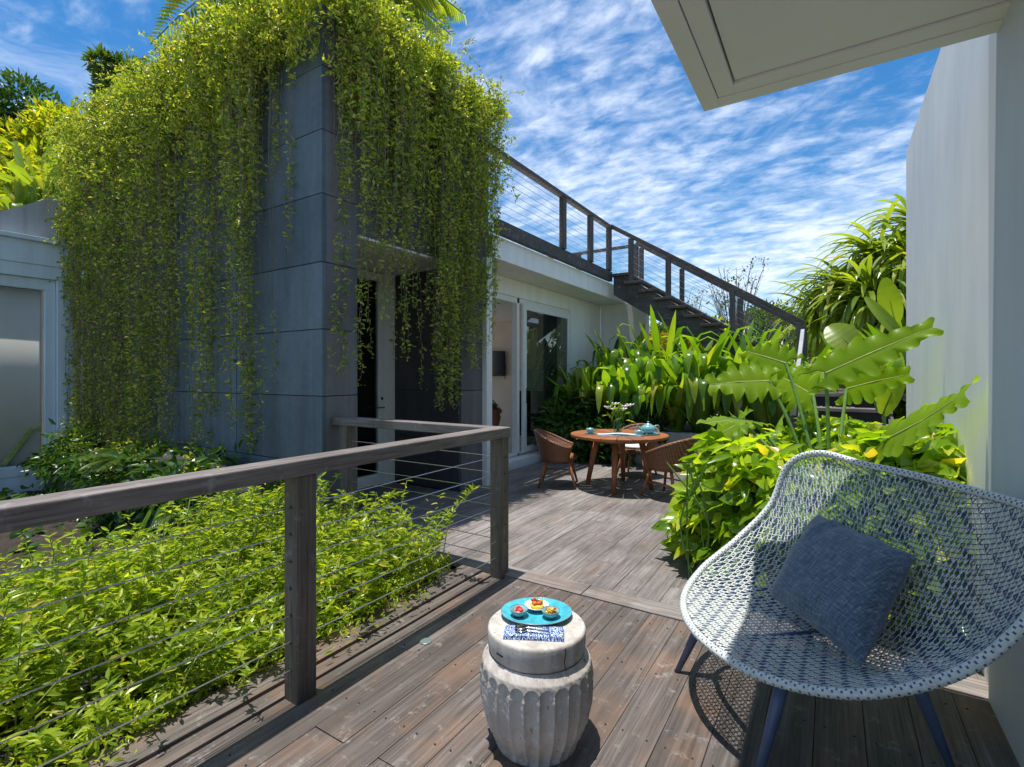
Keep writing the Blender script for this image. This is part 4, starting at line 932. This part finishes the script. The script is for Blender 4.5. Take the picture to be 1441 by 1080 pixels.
# taller whips with leaves
def whip(x, y, h, lean, label):
    root = empty('shrub_sprig', (x, y, -.2), label, 'plant', 'tall sprigs rising out of the shrub bed')
    P = cr([(0, 0, 0), (lean[0] * .3, lean[1] * .3, h * .6 + .2), (lean[0], lean[1], h + .2)], 10); m = MB(); m.tube(P, .004, 5); m.build('stem', M['palestem'], root)
    n = 34; u = rng.uniform(.45, 1, n) * (len(P) - 1); k = np.minimum(u.astype(int), len(P) - 2); fr_ = (u - k)[:, None]; Q = P[k] * (1 - fr_) + P[k + 1] * fr_
    a = rng.uniform(0, 6.28, n); m = MB(); leaves(m, Q, np.stack([np.cos(a), np.sin(a), rng.uniform(.3, 1, n)], 1), rdir(n, 1), .06, .02, T_M); m.build('foliage', M['shrub'], root)
for x, y, h, ln, lb in ((-2.75, 2.45, .55, (.1, .1), 'leafy sprig rising above the bed just left of the railing corner post'), (-2.35, 2.72, .62, (.28, .05), 'thin sprig arching against the corner post of the railing'),
                        (-3.15, 2.3, .62, (.05, .05), 'leafy sprig rising between the two left railing posts'), (-3.0, 1.55, .55, (.1, .1), 'sprig rising over the shrubs left of the nearest post'),
                        (-2.95, 1.1, .52, (-.1, .15), 'pale stemmed sprig over the middle of the shrub bed'), (-2.9, .5, .50, (-.12, .05), 'sprig at the far left end of the shrub bed'), (-3.3, 1.9, .6, (.14, .05), 'upright sprig in front of the dark fern ledge')):
    whip(x, y, h, ln, lb)

# rocks, ferns and big leaves on the ledge
for k, (x, z_) in enumerate(((-8.2, .35), (-7.3, .38), (-6.6, .36), (-6.0, .42), (-5.5, .40), (-5.0, .38), (-4.6, .36))):
    m = MB(); n1, n2 = 10, 16; V = np.zeros((n1, n2, 3))
    ph = np.linspace(0, math.pi, n1)[:, None]; th_ = np.linspace(0, 2 * math.pi, n2)[None]
    rr = 1 + .22 * np.sin(3 * th_ + k) * np.sin(ph) + .16 * np.cos(4 * ph + k) ; 
    V[..., 0] = .30 * rr * np.sin(ph) * np.cos(th_); V[..., 1] = .17 * rr * np.sin(ph) * np.sin(th_); V[..., 2] = .16 * rr * np.cos(ph); m.grid(V)
    o = m.build('rock', M['rock'], smooth=True, loc=(x, 2.55, z_)); tag(o, 'rough dark rock on the ledge, number %s from the tower corner' % ['seven', 'six', 'five', 'four', 'three', 'two', 'one'][k], 'rock', 'rocks along the ledge under the creeper')
def frond(mb, base, d0, length, droop, nl, ll, lw, T=T_M):
    base = np.array(base, float); d0 = norm(np.array(d0, float)); t_ = np.linspace(0, 1, 16)
    P = base + d0 * length * t_[:, None] + np.array([0, 0, -1.]) * droop * (t_ ** 2)[:, None]
    tan = norm(np.gradient(P, axis=0)); side = norm(np.cross(tan, [0, 0, 1.])); up = np.cross(side, tan)
    u = np.linspace(.08, 1, nl) * 15; k = np.minimum(u.astype(int), 14); fr_ = (u - k)[:, None]; Q = P[k] * (1 - fr_) + P[k + 1] * fr_
    sz = np.sin(np.clip(u / 15, .05, .97) * math.pi) ** .5
    for sg in (-1, 1):
        D = side[k] * sg + tan[k] * .45 + np.array([0, 0, -.15]); leaves(mb, Q, D, up[k], ll * sz, lw, T)
    return P
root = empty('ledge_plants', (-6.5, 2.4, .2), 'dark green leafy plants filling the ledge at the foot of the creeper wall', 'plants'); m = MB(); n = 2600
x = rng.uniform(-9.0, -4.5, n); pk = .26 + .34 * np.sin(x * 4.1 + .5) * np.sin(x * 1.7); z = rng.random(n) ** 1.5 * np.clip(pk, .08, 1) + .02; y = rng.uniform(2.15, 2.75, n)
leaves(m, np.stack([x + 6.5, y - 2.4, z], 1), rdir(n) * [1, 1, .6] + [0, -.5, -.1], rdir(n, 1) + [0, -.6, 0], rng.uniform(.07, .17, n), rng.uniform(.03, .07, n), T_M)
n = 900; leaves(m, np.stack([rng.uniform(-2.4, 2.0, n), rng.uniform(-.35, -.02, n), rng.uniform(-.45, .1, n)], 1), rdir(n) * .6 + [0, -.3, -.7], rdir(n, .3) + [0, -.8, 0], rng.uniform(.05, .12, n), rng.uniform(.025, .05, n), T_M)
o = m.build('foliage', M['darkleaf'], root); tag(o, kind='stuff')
def fern(x, y, z, n, length, label, drp=.25, mat='treeleaf', grp='ferns on the ledge'):
    root = empty('fern', (x, y, z), label, 'fern', grp); m = MB(); s_ = MB()
    for k in range(n):
        a = 6.28 * k / n + random.random(); P = frond(m, (0, 0, 0), (math.cos(a), math.sin(a) - .3, random.uniform(.5, 1.0)), length * random.uniform(.7, 1.1), drp, 26, length * .22, .018); s_.tube(P, .003, 3, cap=False)
    m.build('frond', M[mat], root); s_.build('stem', M['stemg'], root)
fern(-4.15, 2.5, .28, 12, .55, 'green fern beside the tower corner behind the nearest post')
fern(-4.7, 2.3, .20, 11, .45, 'green fern low on the ledge left of the nearest post')
fern(-5.5, 2.35, .25, 11, .45, 'small fern in the dark middle of the ledge')
fern(-6.5, 2.35, .45, 12, .55, 'fern growing under the longest creeper strands')
root = empty('staghorn_fern', (-5.2, 2.28, .30), 'hanging staghorn fern with forked drooping leaves on the ledge', 'fern'); m = MB()
for k in range(14):
    a = random.uniform(3.6, 5.8); n = 10; t_ = np.linspace(0, 1, n); L0 = random.uniform(.35, .6)
    c0 = np.stack([math.cos(a) * L0 * .7 * t_, math.sin(a) * L0 * .5 * t_, .12 * t_ - .55 * L0 * t_ ** 2 * 1.6], 1); sd_ = np.array([-math.sin(a), math.cos(a), 0])
    for br in (-1, 1):
        w_ = .028 * (1 - .5 * t_); cc = c0 + sd_ * (br * .09 * np.clip(t_ - .45, 0, 1))[:, None]; m.grid(np.stack([cc - sd_ * w_[:, None], cc + sd_ * w_[:, None]], 1))
m.build('leaf', M['strap'], root, smooth=True)
# pothos-like leaves on the far left
root = empty('heart_leaf_creeper', (-7.6, 1.4, -.2), 'dark heart shaped leaves growing below the far left window', 'plant'); m = MB(); n = 700
P = np.stack([rng.uniform(-1.5, 1.9, n), rng.uniform(-1.8, .9, n), rng.uniform(-.18, .16, n)], 1); leaves(m, P, rdir(n) * [1, 1, .4] + [.5, -.5, -.2], rdir(n) + [.7, -.7, .9], rng.uniform(.08, .15, n), rng.uniform(.07, .12, n), T_B)
m.build('foliage', M['darkleaf'], root, smooth=True)

# ================================================================== generic strap leaf
def strap(mb, base, az, el, length, width, bend, fold=None, n=14, twist=0.):
    """arching leaf; fold=(t, angle) kinks the leaf sharply downwards"""
    p = np.array(base, float); e = el; pts = [p.copy()]; els = [e]
    for k in range(n):
        t_ = (k + 1) / n; e -= bend / n
        if fold and t_ > fold[0]: e = max(e - fold[1] / 2.2, R(-82))
        dv = np.array([math.cos(az) * math.cos(e), math.sin(az) * math.cos(e), math.sin(e)]); p = p + dv * length / n; pts.append(p.copy()); els.append(e)
    P = np.array(pts); sd_ = np.array([-math.sin(az + twist), math.cos(az + twist), 0]); t_ = np.linspace(0, 1, n + 1)
    w_ = width * np.clip(np.minimum(.55 + t_ * 1.6, 1.0) * np.clip((1 - t_) * 5, 0, 1) ** .6, .02, 1) / 2
    up = np.stack([np.array([-math.sin(e_) * math.cos(az), -math.sin(e_) * math.sin(az), math.cos(e_)]) for e_ in els])
    mb.grid(np.stack([P - sd_ * w_[:, None] + up * (w_ * .35)[:, None], P, P + sd_ * w_[:, None] + up * (w_ * .35)[:, None]], 1))
def lily(x, y, z, n, length, label, width=.135, mat='strap', grp='strap leaved lilies in the planter', foldp=.7):
    root = empty('strap_lily', (x, y, z), label, 'plant', grp); m = MB()
    for k in range(n):
        az = random.uniform(0, 6.28); el = R(random.uniform(60, 89)); l = length * random.uniform(.6, 1.12)
        strap(m, (random.gauss(0, .05), random.gauss(0, .05), 0), az, el, l, width * random.uniform(.8, 1.25), R(random.uniform(4, 34)), (random.uniform(.62, .88), R(110)) if random.random() < foldp else None)
    m.build('foliage', M[mat], root, smooth=True)
ords = ['first', 'second', 'third', 'fourth', 'fifth', 'sixth', 'seventh']
for k, (x, h) in enumerate(zip(np.linspace(-3.55, -.75, 7), (1.3, 1.55, 1.7, 1.75, 1.7, 1.65, 1.6))):
    lily(x + random.uniform(-.08, .08), 8.15 + random.uniform(-.1, .1),   .45, 38, h, 'strap leaved lily clump at the planter front, %s from the white wall' % ords[k])
for k, (x, h) in enumerate(zip(np.linspace(-3.75, -.75, 6), (1.6, 2.0, 2.1, 2.1, 2.0, 1.85))):
    lily(x, 8.95 + random.uniform(-.1, .1), .45, 36, h, 'strap leaved lily clump behind the front row, %s from the white wall' % ords[k], .11)
for k, (x, y) in enumerate(((-.75, 7.0), (-.95, 6.2), (-.55, 5.6))):
    lily(x, y, 0, 24, 1.0, 'strap leaved lily clump %s beside the garden steps' % ['farthest', 'half way', 'nearest'][k], .09, grp='lilies beside the garden steps')
lily(-3.4, 9.2, .45, 7, 1.75, 'tall broad leaved clump against the white end wall', .26, 'darkleaf', 'broad leaves at the end wall', .0)
for k, (x, y, h) in enumerate(((.3, 8.9, 1.15), (.9, 9.3, 1.35), (.4, 7.9, .8), (.85, 8.2, .9))):
    lily(x, y, 1.1 if y > 8 else .9, 22, h, 'broad strap leaved plant above the steps, %s from the stair newel' % ords[k], .12, grp='plants above the garden steps', foldp=.35)
# dark philodendron-like mass beside the glass door
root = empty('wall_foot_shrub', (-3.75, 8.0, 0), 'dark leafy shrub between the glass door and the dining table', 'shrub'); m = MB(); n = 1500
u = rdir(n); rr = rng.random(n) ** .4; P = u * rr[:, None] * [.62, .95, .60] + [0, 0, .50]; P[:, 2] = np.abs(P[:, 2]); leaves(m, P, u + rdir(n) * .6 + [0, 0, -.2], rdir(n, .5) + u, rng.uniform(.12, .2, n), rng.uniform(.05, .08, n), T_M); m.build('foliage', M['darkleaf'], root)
m = MB()
for k in range(7): frond(m, (0, 0, .8), (random.uniform(-.2, .8), random.uniform(-.9, -.1), .55), .75, .25, 18, .2, .04)
m.build('frond', M['treeleaf'], root)
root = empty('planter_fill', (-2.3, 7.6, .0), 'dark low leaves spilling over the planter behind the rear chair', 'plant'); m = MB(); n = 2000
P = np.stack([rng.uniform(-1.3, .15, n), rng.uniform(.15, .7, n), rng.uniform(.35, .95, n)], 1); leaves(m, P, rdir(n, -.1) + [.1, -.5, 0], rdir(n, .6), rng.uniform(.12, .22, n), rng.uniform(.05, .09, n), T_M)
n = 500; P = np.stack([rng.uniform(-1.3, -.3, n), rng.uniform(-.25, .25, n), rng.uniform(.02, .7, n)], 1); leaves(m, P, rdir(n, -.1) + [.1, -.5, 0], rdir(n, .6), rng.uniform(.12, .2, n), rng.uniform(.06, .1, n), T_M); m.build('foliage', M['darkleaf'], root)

# ================================================================== bright bush behind the lounge chair
root = empty('broadleaf_bush', (-.2, 4.2, 0), 'glossy bright green broadleaf bush between lounge chair and dining set', 'bush'); m = MB(); s_ = MB(); n = 6200
x = rng.uniform(-1.05, .58, n); y = rng.uniform(3.30, 5.3, n)
xl = interp(y, [3.3, 3.6, 3.9, 4.5, 5.3], [-.25, -.75, -1.0, -1.0, -.85]); k_ = x > xl + rng.normal(size=n) * .05; x, y = x[k_], y[k_]; n = len(x)
top = .80 + .10 * np.sin(x * 5 + y * 3) + .07 * np.sin(y * 7) + interp(x, [-1.05, -.8, -.3, .6], [-.30, -.06, 0, .08]); 
ed = np.clip(np.minimum(x - interp(y, [3.3, 3.6, 3.9, 4.5, 5.3], [-.25, -.75, -1.0, -1.0, -.85]), y - 3.25) / .25, .0, 1)
z = top * (.55 + .45 * ed) * (1 - .9 * rng.random(n) ** (1.2 + 1.5 * ed)); 
P = np.stack([x + .2, y - 4.2, z + .03], 1); outw = np.stack([np.where(ed < .9, -.8, 0), np.where(ed < .9, -.8, -.2), 0 * x], 1)
leaves(m, P, rdir(n) * [1, 1, .5] + outw * .6 + [0, 0, -.15], rdir(n, 1.2) + outw * .5, rng.uniform(.11, .20, n), rng.uniform(.055, .10, n), T_B)
m.build('foliage', M['broad'], root, smooth=True)
for k in range(120):
    xx, yy = random.uniform(-.7, .7), random.uniform(-.7, .9); s_.tube(cr([(xx, yy, 0), (xx + random.gauss(0, .05), yy, .4), (xx + random.gauss(0, .12), yy - .05, .8)], 5), .006, 5)
s_.build('stem', M['stemg'], root)
# lobed philodendron leaves on long stalks
def lobed(root, base, tip, width, up, lobes=9, curl=.12, stalk=None, wing=.30):
    base = np.array(base, float); tip = np.array(tip, float); Ld = np.linalg.norm(tip - base); X_ = (tip - base) / Ld; up = norm(np.array(up, float)); Y_ = norm(np.cross(up, X_)); Z_ = np.cross(X_, Y_)
    m = MB(); na, nb = 90, 9; G = np.zeros((na, 2 * nb + 1, 3))
    for i_, t_ in enumerate(np.linspace(-wing, 1, na)):
        prof = math.sin(min(1, (t_ + wing) / (1 + wing) * 1.15 + .08) * math.pi * .87) ** .8
        ph = (t_ * lobes) % 1; lob = .50 + .50 * ph ** .7 * (1 - ph ** 7) + .09 * math.sin(t_ * 17 + width * 40)
        hw = width / 2 * prof * lob + .004
        inner = 0 if t_ >= 0 else abs(t_) * .55 * width
        for j_ in range(-nb, nb + 1):
            v = j_ / nb; sy_ = v * hw + (inner * np.sign(v) if t_ < 0 else 0)
            if t_ < 0 and abs(v) < 1e-6: sy_ = 0
            xx = t_ * Ld + abs(v) * .10 * Ld * .6; zz = -curl * Ld * (t_ ** 2) * .6 + .16 * abs(v) * hw + .04 * width * math.sin(ph * 2 * math.pi + v * 1.2) * abs(v) ** 3 - .20 * abs(v) ** 2 * hw
            if t_ < 0: xx = t_ * Ld * min(1, abs(v) * 3) + abs(v) * .06 * Ld
            G[i_, j_ + nb] = base + X_ * xx + Y_ * sy_ + Z_ * zz
    m.grid(G); m.build('leaf', M['philo'], root, smooth=True)
    if stalk is not None:
        m = MB(); m.tube(cr([stalk, (np.array(stalk) * .4 + base * .6) + np.array([0, 0, .06]), base], 8), .012, 8); m.build('stalk', M['stemg'], root)
    m = MB(); m.tube([base, base + X_ * Ld * .5 - Z_ * curl * Ld * .13, base + X_ * Ld * .95 - Z_ * curl * Ld * .52], [.007, .005, .002], 6); m.build('midrib', M['palestem'], root)
ph = empty('philodendron', (0, 0, 0), 'large lobed philodendron leaves on long stalks above the bright bush', 'plant')
b0 = (.0, 4.1, .3)
lobed(ph, (-.03, 4.22, 1.42), (.53, 4.10, 1.72), .36, (-.35, -.85, .30), 5, .10, b0)
lobed(ph, (.28, 3.72, 1.02), (.555, 3.05, 1.30), .40, (-.60, -.45, .6), 7, -.1, (.1, 3.95, .5), .5)
lobed(ph, (-.40, 4.3, 1.36), (-.78, 4.1, 1.36), .42, (-.2, -.9, .4), 5, .25, b0)
lobed(ph, (-.50, 4.2, 1.05), (-.75, 3.75, 1.12), .34, (-.4, -.8, .5), 5, .2, b0)
lobed(ph, (-.30, 4.5, 1.50), (-.62, 4.6, 1.62), .36, (-.4, -.9, .3), 5, .25, b0)
lobed(ph, (.10, 4.6, 1.30), (.40, 4.3, 1.42), .34, (-.1, -.9, .3), 5, .25, b0)
lobed(ph, (-.12, 4.6, 1.25), (-.45, 4.9, 1.45), .45, (-.3, -.9, .3), 5, .25, b0)
lobed(ph, (-.62, 4.5, 1.02), (-.98, 4.5, .82), .40, (-.3, -.6, .8), 6, .25, b0)
lobed(ph, (-.25, 5.0, 1.35), (.05, 5.3, 1.5), .42, (0, -.8, .6), 5, .25, b0)

def paddle(root, base, tip, width, up, stalk, mat='banana', curl=.2):
    base = np.array(base, float); tip = np.array(tip, float); Ld = np.linalg.norm(tip - base); X_ = (tip - base) / Ld; up = norm(np.array(up, float)); Y_ = norm(np.cross(up, X_)); Z_ = np.cross(X_, Y_)
    t_ = np.linspace(0, 1, 26); hw = width / 2 * np.clip(np.sin(np.clip(t_ * .93 + .05, 0, 1) * math.pi), .02, 1) ** .55; cc = base + X_ * (t_ * Ld)[:, None] - Z_ * (curl * Ld * t_ ** 2)[:, None]
    m = MB(); m.grid(np.stack([cc + Y_ * (v * hw)[:, None] + Z_ * (.25 * abs(v) * hw + .006 * width * np.sin(t_ * 40) * abs(v))[:, None] for v in (-1, -.5, 0, .5, 1)], 1)); m.build('leaf', M[mat], root, smooth=True)
    m = MB(); m.tube(cr([stalk, (np.array(stalk) + base) / 2 + [0, 0, .1], base, base + X_ * Ld * .5 - Z_ * curl * Ld * .25], 6), np.linspace(.02, .003, 19), 6); m.build('stalk', M['stemg'], root)
bn = empty('banana_plant', (0, 0, 0), 'bright yellow-green paddle leaves beside the white garden wall', 'plant')
paddle(bn, (.22, 6.9, 1.70), (-.02, 6.95, 2.02), .32, (0, -1, .35), (.45, 7.1, 1.0), curl=.3)
paddle(bn, (.66, 7.6, 2.05), (.52, 7.3, 2.50), .24, (-.3, -1, .1), (.8, 7.4, 1.1))
paddle(bn, (.72, 7.3, 1.8), (.34, 7.3, 2.35), .13, (-.3, -1, .3), (.8, 7.4, 1.1))
paddle(bn, (.5, 6.8, 1.1), (.30, 6.5, 1.55), .22, (-.3, -1, .3), (.5, 7.0, .8))
paddle(bn, (.45, 6.4, 1.0), (.55, 6.1, 1.45), .2, (-.3, -1, .3), (.5, 6.9, .6))

# ================================================================== trees and far planting
def pandanus(x, y, z, heads, label, spread=1.0, ll=1.25):
    root = empty('pandanus_tree', (x, y, 0), label, 'tree'); m = MB(); s_ = MB()
    for (hx, hy, hz) in heads:
        s_.tube(cr([(0, 0, 0), (hx * .4, hy * .4, z * .6), (hx, hy, hz)], 6), .07, 7)
        for k in range(150):
            az = random.uniform(0, 6.28); strap(m, (hx, hy, hz + random.uniform(-.25, .1)), az, R(random.uniform(-15, 85)), ll * random.uniform(.6, 1.15), .075, R(random.uniform(60, 135)), None, 9)
    m.build('crown', M['pandan'], root); s_.build('trunk', M['bark'], root, smooth=True)
pandanus(.75, 11.6, 3.6, [(0, 0, 3.6), (-.6, .1, 3.1), (.5, -.3, 3.3), (-.2, -.5, 2.8), (.6, .2, 4.1), (-.9, .4, 2.5), (.2, -.5, 2.3)], 'pandanus tree with long drooping leaves behind the garden wall')
def tree(name, loc, crown, label, cat='tree', mat='treeleaf', nl=9000, ll=.14, lw=.07, blobs=16, trunk=.12, group=None, T=T_S, open_=.5):
    root = empty(name, loc, label, cat, group); rx, ry, rz_, cz = crown; m = MB(); s_ = MB(); cs = []
    for k in range(blobs):
        u = rdir(1)[0]; r_ = random.random() ** .5; c_ = np.array([u[0] * rx * r_, u[1] * ry * r_, cz + u[2] * rz_ * r_]); cs.append(c_)
        s_.tube(cr([(0, 0, 0), (c_[0] * .25, c_[1] * .25, cz * .55), tuple(c_)], 5), np.linspace(trunk, trunk * .15, 11) * (1 if k == 0 else .6), 6)
    per = nl // blobs
    for c_ in cs:
        u = rdir(per); r_ = rng.random(per) ** .33; sz = np.array([rx, ry, rz_]) * random.uniform(.28, .48); P = c_ + u * r_[:, None] * sz; P[:, 2] = np.maximum(P[:, 2], .05)
        leaves(m, P, u + rdir(per) * .8, rdir(per, .8) + u * .4, rng.uniform(.7, 1.2, per) * ll, rng.uniform(.8, 1.2, per) * lw, T)
    m.build('crown', M[mat], root); s_.build('trunk', M['bark'], root, smooth=True)
    return root
def P2(u, dd): a = (u - 720.5) / 705; return (dd * (fwd[0] + a * rgt[0]), dd * (fwd[1] + a * rgt[1]))
far = [('spreading_tree', 1090, 24, (2.2, 2.2, 1.3, 3.5), 'treeleaf', 'round green tree seen behind the middle of the stair rail', 9000),
       ('spreading_tree', 1180, 22, (2.0, 2.0, 1.3, 4.0), 'treeleaf', 'layered tree crown left of the pandanus', 8000),
       ('spreading_tree', 1005, 20, (1.6, 1.6, 1.0, 2.6), 'yellowtree', 'light green small tree behind the foot of the stair', 6000),
       ('spreading_tree', 930, 22, (2.4, 2.0, 1.1, 2.6), 'treeleaf', 'low tree behind the stair stringer', 7000),
       ('hedge_tree', 1240, 19, (2.6, 2.6, 1.9, 2.4), 'treeleaf', 'dense tree behind the garden wall end', 8000)]
for nm, u, dd, cw, mt, lb, nl in far:
    x, y = P2(u, dd); tree(nm, (x, y, -.6), (cw[0], cw[1], cw[2], cw[3] + .6), lb, 'tree', mt, nl, .20, .10, 22)
x, y = P2(935, 13.2); tree('croton_shrub', (x, y, 0), (.8, .8, .55, 2.0), 'croton shrub with yellow, red and green leaves under the stair stringer', 'shrub', 'croton', 2400, .20, .07, 9, .03, T=T_M)
x, y = P2(990, 13.0); tree('leafy_shrub', (x, y, 0), (.8, .8, .8, 2.1), 'light green shrub rising behind the lower stair treads', 'shrub', 'yellowtree', 1800, .15, .07, 12, .03, T=T_M)
def bare(x, y, z0, h, label, n=26):
    root = empty('bare_shrub', (x, y, 0), label, 'shrub', 'thin branched shrubs behind the stair'); s_ = MB(); m = MB(); LP = []
    for k in range(n):
        a = random.uniform(0, 6.28); l = random.uniform(.4, 1.) ; tip = np.array([math.cos(a) * h * .35 * l, math.sin(a) * h * .35 * l, z0 + h * random.uniform(.5, 1)])
        P = cr([(0, 0, 0), (tip[0] * .3, tip[1] * .3, z0), tuple(tip * [.7, .7, .85]), tuple(tip)], 6); s_.tube(P, np.linspace(.02, .004, len(P)), 4)
        for q in range(4):
            b = P[random.randint(len(P) // 2, len(P) - 1)]; e = b + np.array([random.gauss(0, .15), random.gauss(0, .15), random.uniform(.1, .35)]); s_.tube([b, e], [.006, .003], 3); LP += [e] * random.choice((0, 0, 2, 5))
    s_.build('branch', M['bark'], root)
    if LP: LP = np.array(LP) + rng.normal(size=(len(LP), 3)) * .05; leaves(m, LP, rdir(len(LP)), rdir(len(LP), 1), .09, .05); m.build('foliage', M['treeleaf'], root)
x, y = P2(1035, 14); bare(x, y, 2.2, 2.4, 'bare twiggy shrub standing tallest above the stair rail')
x, y = P2(965, 14.5); bare(x, y, 1.8, 2.0, 'thin branched shrub behind the middle stair posts', 20)
x, y = P2(1100, 17); bare(x, y, 2.2, 1.9, 'sparse twigs above the lower end of the stair rail', 14)
# left garden behind the glazed pavilion
for (u, dd, cw, mt, lb, nl, ll, lw) in ((5, 13, (2.0, 2.0, 1.8, 7.2), 'darkleaf', 'dark dense tree at the far left edge', 9000, .22, .08),
        (75, 12.5, (1.5, 1.2, 1.7, 6.6), 'yellowtree', 'yellow-green tree touching the left end of the creeper', 8000, .22, .09),
        (35, 11.2, (1.7, 1.2, 1.2, 5.2), 'yellowtree', 'yellow-green shrub just above the left roof', 6000, .2, .08),
        (172, 11.2, (.55, .55, .6, 8.1), 'treeleaf', 'slender tree top rising above the left end of the creeper', 4200, .2, .06),
        (-60, 11, (1.4, 1.4, 1.3, 4.2), 'treeleaf', 'mid green shrub behind the left roof edge', 5000, .2, .08)):
    x, y = P2(u, dd); tree('garden_tree', (x, y, -.3), cw, lb, 'tree', mt, nl, ll, lw, 18, T=T_M)
x, y = P2(25, 9.9); lily(x, y, 4.1, 26, 1.3, 'pale broad strap plant above the left roof slope', .15, 'banana', 'plants on the left roof', .5)
x, y = P2(72, 10.2); lily(x, y, 4.6, 24, 1.5, 'pale strap leaved plant touching the left creeper edge', .15, 'banana', 'plants on the left roof', .4)
x, y = P2(60, 10.0); bl = empty('banana_clump', (x, y, 4.2), 'yellow banana leaves above the grey roof slope', 'plant')
for k in range(9):
    a = k * .9; paddle(bl, (.2 * math.cos(a), .2 * math.sin(a), .9), (1.0 * math.cos(a), .9 * math.sin(a), 1.5 + .6 * math.sin(k * 2)), .17, (-.3 + .3 * math.sin(a), -.4, .9), (0, 0, -.8))
def palm(x, y, h, n, fl, label):
    root = empty('palm_tree', (x, y, 0), label, 'palm'); m = MB(); s_ = MB()
    s_.tube(cr([(0, 0, 0), (.1, .1, h * .5), (0, 0, h)], 8), np.linspace(.16, .11, 17), 10); s_.build('trunk', M['bark'], root, smooth=True); s2 = MB()
    for k in range(n):
        a = 6.283 * k / n + random.random() * .3; P = frond(m, (0, 0, h), (math.cos(a), math.sin(a), random.uniform(.1, .9)), fl * random.uniform(.85, 1.1), fl * random.uniform(.35, .7), 46, fl * .28, .045); s2.tube(P, .012, 4, cap=False)
    m.build('crown', M['pandan'], root); s2.build('frond_rib', M['stemg'], root)
x, y = P2(440, 7.8); palm(x, y, 7.75, 34, 2.35, 'palm tree whose fronds rise above the creeper top')
# dense backdrop of planting that also shows in the glass doors
for k, (x, y) in enumerate(((-6, 16), (-2.5, 18), (1.5, 17), (4, 14), (3.2, 9.5))):
    tree('backdrop_tree', (x, y, -.6), (2.4, 2.0, 1.2, 1.6), 'low bushy tree in the row beyond the stair, %s from the house' % ords[k], 'tree', 'treeleaf', 5000, .22, .10, 16, group='bushy trees beyond the stair')
